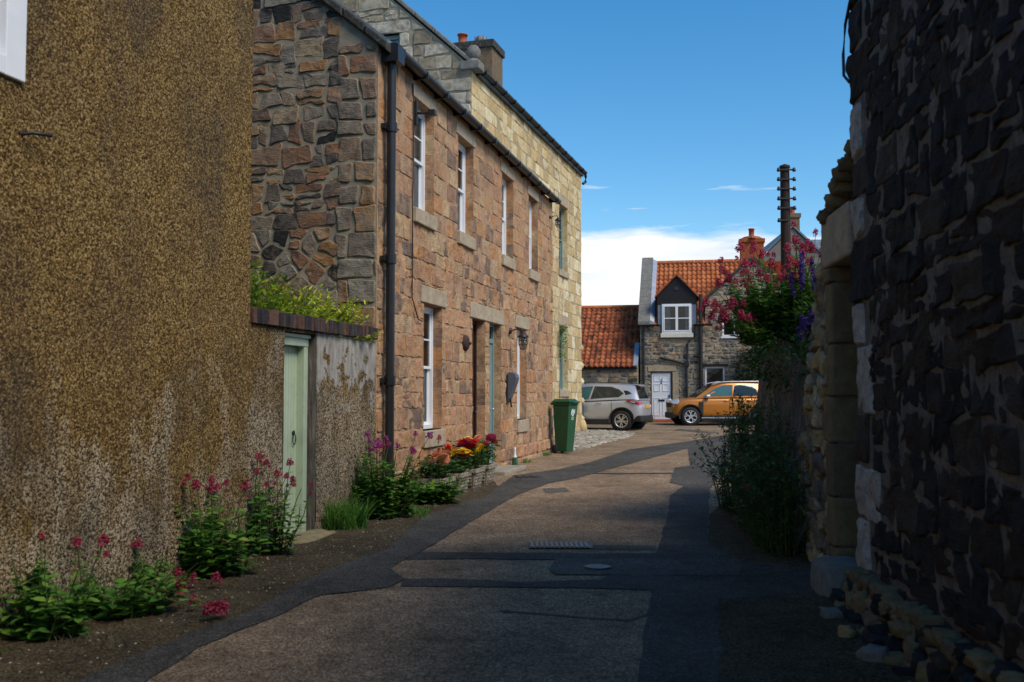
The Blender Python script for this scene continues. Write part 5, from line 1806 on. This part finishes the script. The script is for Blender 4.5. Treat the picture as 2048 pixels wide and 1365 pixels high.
# ================================================================== STREET IRON
def lid(px, py, name, label, cat, w, l, bars, mat, rot=0):
    x, y = gpt(px, py)
    e = empty(name, (x, y, gz(y)), rot, label, cat)
    mb = MB()
    mb.box(-w / 2, w / 2, -l / 2, l / 2, .004, .012)
    mb.build('frame', M['iron'], e)
    mb = MB()
    for k in range(bars):
        a = -w / 2 + .02 + k * (w - .04) / bars
        mb.box(a, a + (w - .04) / bars * .62, -l / 2 + .02, l / 2 - .02, .0125, .022)
    mb.build('bar', M[mat], e, bevel=.003)
    return e
lid(1120, 1093, 'drain_grate', 'long pale slotted drain grate across the road', 'drain grate', .62, .36, 12, 'castiron')
lid(1055, 955, 'stopcock_cover', 'small square metal cover in the dark strip near the doorstep', 'utility cover', .42, .34, 3, 'iron', .2)
x, y = gpt(1195, 1137)
e = empty('manhole_cover', (x, y, gz(y)), 0, 'small round pale metal cover set in the dark road patch', 'manhole cover')
mb = MB()
mb.lathe([(.125, .009), (.125, .014), (0, .014)], 28)
mb.build('rim', M['iron'], e)
mb = MB()
mb.lathe([(.105, .0145), (.105, .019), (.07, .019), (.068, .016), (.04, .016), (.038, .019), (0, .019)], 28, smooth=False)
mb.build('lid', M['castiron'], e)
# ================================================================== PLANTS
def leaf(mb, p, d, L, Wd, rng, m=0, tone=None, fold=.25, droop=.25):
    p, d = Vector(p), Vector(d).normalized()
    sd = d.cross(Vector((rng.uniform(-.5, .5), rng.uniform(-.5, .5), 1)))
    sd = sd.normalized() if sd.length > 1e-3 else Vector((1, 0, 0))
    up = sd.cross(d)
    a = p + d * L * .35 + up * fold * Wd * .3
    b = p + d * L * .72 - Vector((0, 0, droop * L * .3))
    t = p + d * L - Vector((0, 0, droop * L * .75))
    V = [p, a + sd * Wd / 2, b + sd * Wd * .42, t, b - sd * Wd * .42, a - sd * Wd / 2, a - up * fold * Wd * .35, b - up * fold * Wd * .3]
    tone = tone or (min(1, max(0, rng.gauss(.5, .25))), rng.random(), .5)
    mb.add(V, [(0, 1, 6), (0, 6, 5), (1, 2, 7, 6), (6, 7, 4, 5), (2, 3, 7), (7, 3, 4)], m, tone)
HEADS = {}
def head_mesh(kind, mat, rng, r=.05, n=70, cone=1.0, hgt=.8):
    mb = MB()
    for i in range(n):
        a, z = rng.uniform(0, 2 * math.pi), rng.random()
        rr = r * math.sqrt(rng.random()) * (1 - z * .55 * cone)
        c = Vector((rr * math.cos(a), rr * math.sin(a), r * hgt * 2 * z - r * .4))
        d = Vector((rng.gauss(0, 1), rng.gauss(0, 1), rng.gauss(.5, 1))).normalized()
        s = d.cross(Vector((.3, .2, 1))).normalized()
        t = d.cross(s)
        q = r * rng.uniform(.16, .26)
        mb.add([c + s * q, c + t * q, c - s * q, c - t * q, c + d * q * .7], [(0, 1, 4), (1, 2, 4), (2, 3, 4), (3, 0, 4)], 0, (rng.random(), rng.random(), .5))
    return mb
rp = random.Random(77)
def add_head(parent, pos, mat, scale, rng, name='flower_head', r=.05, n=70, cone=1.0, hgt=.8, tilt=.35):
    key = (mat, r, n, cone, hgt, rng.randrange(3))
    rot = (rng.uniform(-tilt, tilt), rng.uniform(-tilt, tilt), rng.uniform(0, 6.28))
    if key not in HEADS:
        o = head_mesh(key, mat, rng, r, n, cone, hgt).build(name, M[mat], parent)
        HEADS[key] = o.data
    else:
        o = bpy.data.objects.new(name, HEADS[key])
        COL.objects.link(o)
        o.parent = parent
    o.location = pos
    o.rotation_euler = rot
    o.scale = (scale,) * 3
    return o
def valerian(loc, label, rng, stems, height, spread, lean=(0, 0), heads=10, hs=1.0, mats=('red',), leafm='leaf', LL=.09, name='valerian_plant', dens=1.0, hmax=None, bushy=.0):
    """clump of stems with paired leaves, flower heads on the tallest"""
    e = empty(name, loc, 0, label, 'flowering plant')
    st, lv = MB(), MB()
    tops = []
    for k in range(stems):
        a = rng.uniform(0, 2 * math.pi)
        r0 = spread[0] * .45 * math.sqrt(rng.random()), spread[1] * .45 * math.sqrt(rng.random())
        b = Vector((r0[0] * math.cos(a), r0[1] * math.sin(a), 0))
        H = height * rng.uniform(.45, 1.0) * (1 - bushy * rng.random())
        tip = Vector((b.x * 2.0 + lean[0] * H + rng.gauss(0, .05), b.y * 2.0 + lean[1] * H + rng.gauss(0, .05), H))
        mid = (b + tip) * .5 + Vector((rng.gauss(0, .03), rng.gauss(0, .03), H * .08))
        P = [b, b * .5 + mid * .5 + Vector((0, 0, H * .04)), mid, mid * .45 + tip * .55 + Vector((0, 0, H * .03)), tip]
        st.tube(P, [.006, .005, .0045, .004, .003], 4, 0, (rng.random() * .6, 0, 0), False)
        nl = int(max(5, H / .042) * dens)
        for i in range(nl):
            f = .04 + (.62 if rng.random() < .85 else .84) * i / nl
            q = f * 4
            j = min(3, int(q))
            p = P[j].lerp(P[j + 1], q - j)
            ang = i * 1.57 + rng.uniform(-.5, .5)
            for sgn in (0, math.pi):
                L = LL * (1.35 - .85 * f) * rng.uniform(.7, 1.3)
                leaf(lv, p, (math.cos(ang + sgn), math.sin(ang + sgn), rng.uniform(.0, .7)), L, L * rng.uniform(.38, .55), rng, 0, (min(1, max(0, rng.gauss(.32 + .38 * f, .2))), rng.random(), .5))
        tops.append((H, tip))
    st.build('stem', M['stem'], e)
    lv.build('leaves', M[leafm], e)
    tops.sort(key=lambda q: -q[0])
    for i, (H, tip) in enumerate(tops[:heads]):
        m_ = mats[rng.randrange(len(mats))]
        add_head(e, tip, m_, hs * rng.uniform(.7, 1.25), rng)
        if rng.random() < .45:
            add_head(e, tip + Vector((rng.gauss(0, .04), rng.gauss(0, .04), -rng.uniform(.05, .12))) * hs, m_, hs * rng.uniform(.4, .7), rng)
    return e
def gl(px, py):
    x, y = gpt(px, py)
    return (x, y, gz(y))
def lpt(s, y):
    p = lw(s, y)
    return (p[0], p[1], gz(p[1]))
valerian(lpt(6.75, -.20), 'green valerian clump with few crimson heads nearest the pebbledashed corner', rp, 24, .62, (.5, .38), (.02, .03), 5, .85, LL=.10)
valerian(lpt(7.35, -.26), 'low spreading valerian clump at the pebbledashed wall with no tall flowers', rp, 30, .42, (.6, .45), (.15, -.05), 0, 1, LL=.10)
valerian(lpt(7.95, -.12), 'small valerian with a single crimson head between two bigger clumps', rp, 9, .42, (.25, .2), (.05, .0), 2, .8, LL=.08)
valerian(lpt(6.2, -.1), 'dim valerian tuft at the very left edge of the wall', rp, 8, .42, (.2, .25), (0, 0), 1, .8, LL=.09)
valerian(lpt(8.75, -.16), 'tall valerian clump left of the green door with crimson heads', rp, 42, .95, (.62, .4), (.0, .03), 13, .8, LL=.10, bushy=.3)
valerian(lpt(9.75, -.18), 'slim valerian with loose crimson spikes in front of the green door', rp, 20, .95, (.42, .28), (.05, .05), 14, .75, LL=.08)
valerian(lpt(12.35, -.28), 'valerian with pink and magenta heads at the foot of the black downpipe', rp, 40, 1.0, (.7, .45), (.03, .05), 20, .85, ('red', 'magenta', 'magenta'), LL=.10)
# flower sprays fallen onto the verge
fs_ = empty('fallen_valerian', lpt(7.75, -.55), 0, 'crimson valerian sprays fallen flat across the verge towards the road', 'flowering plant')
st, lv = MB(), MB()
tips = []
base = Vector(lpt(7.75, -.55))
for (qx, qy) in [(360, 1196), (385, 1180), (432, 1180), (358, 1172), (388, 1226), (418, 1246), (432, 1243), (445, 1240), (352, 1206)]:
    x, y, z = gl(qx, qy)
    tip = Vector((x, y, z + .07)) - base
    s_ = Vector(lpt(7.45, -.3)) - base + Vector((rp.gauss(0, .06), rp.gauss(0, .06), .05))
    P = [s_, s_.lerp(tip, .4) + Vector((0, 0, .12)), s_.lerp(tip, .75) + Vector((0, 0, .05)), tip]
    st.tube(P, .004, 4, 0, (.7, 0, 0), False)
    for i in range(8):
        f = i / 8
        p = P[0].lerp(P[1], f * 2) if f < .5 else P[1].lerp(P[3], f * 2 - 1)
        leaf(lv, p, (rp.gauss(0, 1), rp.gauss(0, 1), .2), .07, .028, rp)
    tips.append(tip)
st.build('stem', M['stem'], fs_)
lv.build('leaves', M['leaf'], fs_)
for t in tips:
    add_head(fs_, t, 'red', rp.uniform(.9, 1.2), rp)
# fine feathery plant and grass tufts
def tuft(loc, label, rng, n, H, spread, mat='leaf', w=.012, name='grass_tuft', cat='grass tuft'):
    mb = MB()
    for i in range(n):
        a = rng.uniform(0, 6.28)
        r = math.sqrt(rng.random())
        b = Vector((spread[0] * r * math.cos(a), spread[1] * r * math.sin(a), 0))
        h = H * rng.uniform(.5, 1)
        d = Vector((rng.gauss(0, .35), rng.gauss(0, .35), 1)).normalized()
        s = d.cross(Vector((rng.gauss(0, 1), rng.gauss(0, 1), .1))).normalized() * w / 2
        m1 = b + d * h * .55
        t = b + d * h + Vector((d.x, d.y, -.15)) * h * .3
        mb.add([b - s, b + s, m1 + s * .8, m1 - s * .8, t], [(0, 1, 2, 3), (3, 2, 4)], 0, (min(1, max(0, rng.gauss(.45, .2))), 0, 0))
    o = mb.build(name, M[mat])
    o.location = loc
    return tag(o, label, cat)
tuft(lpt(11.45, -.16), 'feathery green tuft growing right of the green door jamb', rp, 520, .42, (.30, .16), 'leaf', .012)
tuft(gl(835, 1035), 'tiny bright grass tuft alone on the verge before the planters', rp, 60, .08, (.12, .08), 'leaf', .008)
tuft(lpt(12.75, -.5), 'short grass at the verge below the downpipe', rp, 160, .13, (.25, .15), 'leaf', .01)
tuft((5.62, 41.1, gz(41)), 'small weed growing left of the white cottage door', rp, 200, .32, (.2, .1), 'leaf', .014)
tuft(gl(190, 1290), 'dry yellowish grass wisps under the nearest valerian clump', rp, 70, .10, (.25, .10), 'seed', .006)
for (s_, lab) in ((20.6, 'thin weeds along the house foot below the far lower window'), (22.6, 'thin weeds along the house foot beside the green bin')):
    tuft(lpt(s_, -.06), lab, rp, 120, .12, (.16, .16), 'leaf', .009)
gst = MB()
for i in range(1400):
    x, y = rp.uniform(1.9, 5.4), rp.uniform(39.6, 41.1)
    b = Vector((x, y, gz(y)))
    t = b + Vector((rp.gauss(0, .04), rp.gauss(0, .04), rp.uniform(.06, .2)))
    gst.add([b + Vector((-.02, 0, 0)), b + Vector((.02, 0, 0)), t], [(0, 1, 2)], 0, (rp.random() * .7, 0, 0))
tag(gst.build('roadside_grass', M['leaf']), kind='stuff')
mb = MB()
for i in range(700):
    s_ = rp.uniform(6, 17)
    y_ = -rp.uniform(.05, .9) * (1.2 if s_ < 12 else .7)
    p = lpt(s_, y_)
    r_ = rp.uniform(.004, .012)
    mb.add([(p[0] - r_, p[1], p[2] + .003), (p[0], p[1] - r_, p[2] + .003), (p[0] + r_, p[1], p[2] + .003), (p[0], p[1] + r_, p[2] + .003), (p[0], p[1], p[2] + r_)], [(0, 1, 4), (1, 2, 4), (2, 3, 4), (3, 0, 4)], 0, rt(rp))
tag(mb.build('gravel', M['cobble']), kind='stuff')
# golden shrub behind the brick coping
sh = empty('golden_shrub', lw(11.4, .38, 1.6), LROT, 'yellow green shrub spilling over the dark brick coping', 'shrub')
st, lv = MB(), MB()
for k in range(420):
    x = rp.uniform(-1.75, 1.35)
    y = rp.uniform(.0, .6)
    gold = min(1, max(0, (x + .9) / 1.6))
    H = rp.uniform(.85, 1.42) - .14 * gold - (.2 if x < -1.2 else 0)
    b = Vector((x, y, .2))
    ln = rp.uniform(-.75, .1) * (.5 + .5 * gold)
    tip = Vector((x + rp.gauss(0, .12), y + ln, H - abs(ln) * .25))
    mid = b.lerp(tip, .6) + Vector((0, 0, .12))
    st.tube([b, mid, tip], [.006, .004, .002], 4, 0, (.6, 0, 0), False)
    for i in range(13):
        f = .3 + .7 * i / 13
        p = b.lerp(mid, f / .6) if f < .6 else mid.lerp(tip, (f - .6) / .4)
        for s_ in range(2):
            leaf(lv, p, (rp.gauss(0, 1), rp.gauss(-.2, 1), rp.uniform(.1, 1.1)), rp.uniform(.06, .11), rp.uniform(.016, .028), rp, 0, (min(1, max(0, rp.gauss(.28 + .5 * gold * f + .12 * f, .18))), 0, 0), .2, .1)
st.build('stem', M['stem'], sh)
lv.build('leaves', M['leafgold'], sh)
for i in range(8):
    add_head(sh, Vector((rp.uniform(-.9, .3), rp.uniform(-.1, .2), rp.uniform(.95, 1.15))), 'yellow', .45, rp)
# planters and bedding plants
def planter(s0, s1, idx, label):
    L = s1 - s0
    c = lpt((s0 + s1) / 2, -.33)
    e = empty('planter', c, LROT, label, 'planter', 'stone planters along the house foot')
    mb = MB()
    a, b = L / 2 * .86, L / 2
    H = .27
    frus(mb, (-a, a, -.13, .13), (-b, b, -.18, .18), 0.0, H)
    mb.box(-b - .015, b + .015, -.195, -.15, H - .04, H + .025, 0, (.5, .5, .5))
    mb.box(-b - .015, b + .015, .15, .195, H - .04, H + .025, 0, (.5, .5, .5))
    mb.box(-b - .015, -b + .03, -.149, .149, H - .04, H + .025, 0, (.5, .5, .5))
    mb.box(b - .03, b + .015, -.149, .149, H - .04, H + .025, 0, (.5, .5, .5))
    # cast relief on the sides
    for r_ in range(4):
        z = .035 + r_ * .05
        f = z / H
        y = -.13 - .05 * f
        n_ = 7
        for k in range(n_):
            xa = -a + (2 * a) * (k + (.5 if r_ % 2 and idx == 1 else 0)) / n_
            if xa + 2 * a / n_ > a + .02:
                continue
            mb.box(xa + .006, xa + 2 * a / n_ - .006, y - .016, y + .01, z, z + .04, 0, rt(rp))
        for k in range(3):
            ya = -.11 + .075 * k
            x = a + (b - a) * f
            for sg in (-1, 1):
                mb.box(min(sg * (x - .01), sg * (x + .014)), max(sg * (x - .01), sg * (x + .014)), ya, ya + .066, z, z + .04, 0, rt(rp))
    mb.build('trough', M['planter'], e, bevel=.008)
    mb = MB()
    mb.box(-b + .031, b - .031, -.149, .149, H - .05, H + .006)
    mb.build('soil', M['soil'], e)
    return c, e, H, b
def bloom(parent, pos, mat, r, rng):
    """double begonia bloom: rings of petals"""
    key = ('bloom', mat, rng.randrange(2))
    if key not in HEADS:
        mb = MB()
        for ring, (rr, zz, n, tl) in enumerate(((.95, -.1, 8, .25), (.75, .15, 7, .6), (.5, .35, 6, 1.0), (.25, .45, 4, 1.4))):
            for k in range(n):
                a = 2 * math.pi * k / n + ring * .5 + rng.uniform(-.2, .2)
                d = Vector((math.cos(a), math.sin(a), tl)).normalized()
                s = Vector((-math.sin(a), math.cos(a), 0))
                p = Vector((0, 0, zz - .2))
                q = p + d * rr * .6
                t = p + d * rr
                w_ = .42 * rr + .1
                mb.add([p, q + s * w_, t + s * w_ * .7, t - s * w_ * .7, q - s * w_], [(0, 1, 4), (1, 2, 3, 4)], 0, (min(1, .2 + .25 * ring + rng.random() * .2), 0, 0))
        o = mb.build('blossom', M[mat], parent)
        HEADS[key] = o.data
    else:
        o = bpy.data.objects.new('blossom', HEADS[key])
        COL.objects.link(o)
        o.parent = parent
    o.location = pos
    o.scale = (r,) * 3
    o.rotation_euler = (rng.uniform(-.1, .9), rng.uniform(-.5, .5), rng.uniform(0, 6))
def bedding(s0, s1, idx, label, plab, cols, hmax, rad, nb, tall=None):
    c, e, H, b = planter(s0, s1, idx, plab)
    p = empty('bedding_plant', (c[0], c[1], c[2] + H), LROT, label, 'bedding plant')
    st, lv = MB(), MB()
    for k in range(75):
        x, y = rp.uniform(-b * .9, b * .9), rp.uniform(-.14, .14)
        h = hmax * rp.uniform(.3, .85)
        tip = Vector((x * 1.15 + rp.gauss(0, .03), y * 1.5 + rp.gauss(0, .03), h))
        st.tube([(x * .8, y * .7, -.02), tip], .004, 4, 0, (.3, 0, 0), False)
        for i in range(4):
            leaf(lv, tip - Vector((0, 0, i * h * .2)), (rp.gauss(0, 1), rp.gauss(-.3, 1), rp.uniform(-.1, .7)), rp.uniform(.06, .11), rp.uniform(.045, .07), rp, 0, None, .2, .3)
    st.build('stem', M['stem'], p)
    lv.build('leaves', M['leafbeg'], p)
    for i in range(nb):
        bloom(p, Vector((rp.uniform(-b, b) * .95, rp.uniform(-.2, .12), hmax * rp.uniform(.62, 1.0))), cols[i % len(cols)], rad * rp.uniform(.8, 1.15), rp)
    return p
bedding(14.02, 14.55, 0, 'peach and orange blooms with wide green leaves nearest the downpipe', 'nearest stone planter half hidden by green leaves', ('peach', 'peach', 'peach'), .36, .08, 10)
bedding(14.82, 15.32, 1, 'yellow and scarlet blooms in the brick patterned trough', 'second stone planter with brick pattern under the scarlet blooms', ('yellow', 'scarlet', 'yellow', 'scarlet'), .40, .105, 10)
bedding(15.6, 16.08, 2, 'scarlet and yellow blooms spilling from the third trough', 'third stone planter with leafy relief before the dark brown door', ('scarlet', 'yellow', 'pinkp'), .44, .10, 9)
bedding(16.34, 16.8, 3, 'pink blooms with dark leaves in the trough closest to the doorstep', 'furthest stone planter standing beside the long doorstep', ('pinkp', 'pinkp', 'peach'), .46, .085, 8)
valerian(lpt(13.75, -.42), 'broad leafy green plant without flowers sprawling before the first planter', rp, 26, .42, (.5, .3), (0, -.02), 0, 1, LL=.15, leafm='leaf', name='leafy_plant')
valerian(lpt(14.72, -.08), 'single thin valerian with crimson heads below the lower window sill', rp, 5, .80, (.12, .08), (.02, .0), 4, .8, LL=.07)
# climber at the yellow house window
cl_ = empty('climbing_plant', yw(31.95, -.05, 3.2), YROT, 'small green climber beside the lower teal window of the yellow house', 'climber')
st, lv = MB(), MB()
st.tube([(-.05, 0, -3.0), (-.1, -.02, -1.6), (-.02, -.03, -.5), (.1, -.05, .3)], .008, 5, 0, (.6, 0, 0))
for k in range(150):
    z = rp.uniform(-.6, .45)
    p = Vector((rp.gauss(0, .14), -.05 - rp.random() * .12, z))
    leaf(lv, p, (rp.gauss(0, 1), rp.gauss(-.6, .5), rp.uniform(-.3, .8)), .09, .05, rp)
st.build('stem', M['stem'], cl_)
lv.build('leaves', M['leaf'], cl_)
# right hand planting on the retaining wall
def bank(px, py, Y, z):
    return ((px - 1024) / F * Y, Y, z)
valerian((3.02, 11.4, 2.2), 'big crimson valerian mass overhanging the left end of the retaining wall', rp, 90, 1.15, (.7, .8), (-.05, -.05), 62, 1.0, ('crimson', 'crimson', 'red'), LL=.11, bushy=.35)
valerian((2.72, 11.0, 2.12), 'sprawling crimson valerian stems reaching out left over the road', rp, 26, .46, (.3, .3), (-.95, -.15), 22, 1.0, ('crimson',), LL=.08)
valerian((3.42, 11.2, 2.2), 'tallest valerian with pink red spires in front of the pole', rp, 40, 1.42, (.42, .55), (.0, -.02), 28, 1.05, ('crimson',), LL=.09, bushy=.5)
valerian((3.75, 10.9, 2.2), 'valerian with crimson heads against the ochre rubble wall', rp, 26, 1.2, (.35, .5), (.0, .0), 12, .95, ('crimson', 'magenta'), LL=.09, bushy=.3)
def spikes(loc, label, rng, n, H, spread, mat, name, leafm='leafdark', sp_len=.4):
    e = empty(name, loc, 0, label, 'flowering plant')
    st, lv = MB(), MB()
    for k in range(n):
        b = Vector((rng.uniform(-1, 1) * spread[0], rng.uniform(-1, 1) * spread[1], 0))
        h = H * rng.uniform(.7, 1)
        tip = b + Vector((rng.gauss(0, .04), rng.gauss(0, .04), h))
        st.tube([b, tip], [.006, .003], 4, 0, (.2, 0, 0), False)
        for i in range(16):
            leaf(lv, b.lerp(tip, i / 16 * .62), (rng.gauss(0, 1), rng.gauss(0, 1), .4), rng.uniform(.05, .1), .025, rng)
        fl = MB()
        for i in range(70):
            f = 1 - sp_len * rng.random()
            p = b.lerp(tip, f)
            a = rng.uniform(0, 6.28)
            p = p + Vector((math.cos(a), math.sin(a), 0)) * .03 * (1.15 - f + .3)
            q = .016
            d = Vector((rng.gauss(0, 1), rng.gauss(0, 1), rng.gauss(0, 1))).normalized()
            s = d.cross(Vector((.3, .2, 1))).normalized()
            t = d.cross(s)
            fl.add([p + s * q, p + t * q, p - s * q, p - t * q], [(0, 1, 2, 3)], 0, (rng.random(), 0, 0))
        fl.build('flower_spike', M[mat], e)
    st.build('stem', M['stem'], e)
    lv.build('leaves', M[leafm], e)
    return e
spikes((3.22, 10.5, 1.98), 'purple salvia spires among the crimson flowers', rp, 9, 1.15, (.2, .2), 'violet', 'salvia_plant', sp_len=.3)
spikes((3.1, 10.0, 1.75), 'shorter faded purple salvia over the retaining wall edge', rp, 9, .72, (.2, .18), 'violet', 'salvia_plant', sp_len=.25)
pp = valerian((3.5, 10.4, 1.98), 'orange yellow flowers on green stems beside the rubble wall', rp, 22, .95, (.3, .3), (.05, 0), 8, .9, ('yellow',), LL=.08, name='yellow_flower')
tuft((3.35, 9.75, 1.9), 'bright green fern at the head of the rubble wall', rp, 60, .75, (.12, .1), 'leaf', .05, 'fern', 'fern')
# hanging dark ground cover over the retaining face
def bush(loc, label, rng, n, size, mat, name, L=(.03, .07), cat='bush', stems=None):
    e = empty(name, loc, 0, label, cat)
    st, lv = MB(), MB()
    for k in range(n):
        while True:
            p = Vector((rng.uniform(-1, 1), rng.uniform(-1, 1), rng.uniform(-1, 1)))
            if .25 < p.length < 1:
                break
        off = noise.noise(p * 2.3 + Vector((loc[0], loc[1], 3)))
        if off < -.22:
            continue
        p = p * (1 + .35 * off)
        q = Vector((p.x * size[0], p.y * size[1], (p.z + 1) * size[2]))
        d = Vector((p.x + rng.gauss(0, .7), p.y + rng.gauss(0, .7), p.z * .5 + rng.gauss(.2, .6)))
        l = rng.uniform(*L)
        leaf(lv, q, d, l, l * .45, rng)
    for k in range(stems or 10):
        a = rng.uniform(0, 6.28)
        tip = Vector((size[0] * .8 * math.cos(a), size[1] * .8 * math.sin(a), size[2] * rng.uniform(.8, 1.8)))
        st.tube([(0, 0, 0), tip * .5 + Vector((0, 0, size[2] * .2)), tip], [.014, .009, .004], 5, 0, (.8, 0, 0), False)
    st.build('stem', M['stem'], e)
    lv.build('leaves', M[mat], e)
    return e
bush((3.0, 10.7, 1.6), 'dark trailing greenery hanging over the top of the retaining wall', rp, 2300, (.32, 1.2, .34), 'leafdark', 'trailing_plant', (.03, .08), 'trailing plant')
bush((3.62, 11.0, 1.95), 'dense mid green leaves under the crimson flowers', rp, 2600, (.55, .9, .42), 'leaf', 'leafy_bush', (.06, .12))
# bush at the foot of the retaining wall, seeding stems leaning into the road
def seeding(loc, label, rng, n, H, spread, lean, lm='leafdark'):
    e = empty('seeding_bush', loc, 0, label, 'bush')
    st, lv, sd_ = MB(), MB(), MB()
    for k in range(n):
        a = rng.uniform(0, 6.28)
        r = math.sqrt(rng.random())
        b = Vector((spread[0] * r * math.cos(a) * .6, spread[1] * r * math.sin(a), 0))
        h = H * rng.uniform(.35, 1.0)
        out = rng.uniform(.0, 1.0) ** 1.5
        tip = b + Vector((lean * out * h, rng.gauss(-.1, .22) * h, h * (1 - .25 * out)))
        mid = b.lerp(tip, .5) + Vector((-lean * .12 * out * h, 0, h * .1))
        P = [b, b.lerp(mid, .5) + Vector((0, 0, .02)), mid, mid.lerp(tip, .5) + Vector((0, 0, .015)), tip]
        st.tube(P, [.006, .005, .004, .003, .002], 4, 0, (rng.random() * .7, 0, 0), False)
        nl = int(h / .035)
        for i in range(nl):
            f = i / nl
            q = f * 4
            j = min(3, int(q))
            p = P[j].lerp(P[j + 1], q - j)
            leaf(lv, p, (rng.gauss(0, 1), rng.gauss(0, 1), rng.uniform(.1, .9)), rng.uniform(.05, .12) * (1.1 - .6 * f), rng.uniform(.018, .036), rng)
        for i in range(7):
            p = tip.lerp(mid, rng.random() * .55) + Vector((rng.gauss(0, .03), rng.gauss(0, .03), rng.gauss(.01, .02)))
            sd_.blob(p, .009, rng, 0, (rng.random(), 0, 0), .3, 5, 3)
    st.build('stem', M['stem'], e)
    lv.build('leaves', M[lm], e)
    sd_.build('seed_heads', M['seed'], e)['kind'] = 'stuff'
    return e
s1_ = seeding((2.58, 9.75, gz(9.7)), 'large dark green bush with seed heads leaning into the road on the right', rp, 130, 1.25, (.34, .5), -.62, 'leafmid')
add_head(s1_, Vector((-.34, -.2, .62)), 'red', 1.0, rp)
seeding((2.72, 11.0, gz(11)), 'taller dark bush against the retaining wall behind the seeding one', rp, 130, 1.65, (.34, .7), -.28, 'leafmid')
seeding((2.80, 12.5, gz(12.5)), 'far dark green growth at the rounded end of the retaining wall', rp, 70, 1.25, (.3, .6), -.3)
# evergreen beyond, at the cottage wing
bush((9.95, 40.0, gz(40)), 'dark evergreen hedge bush before the right end of the cottage', rp, 4200, (.95, .7, 1.95), 'leafhedge', 'hedge_bush', (.09, .2), 'hedge')
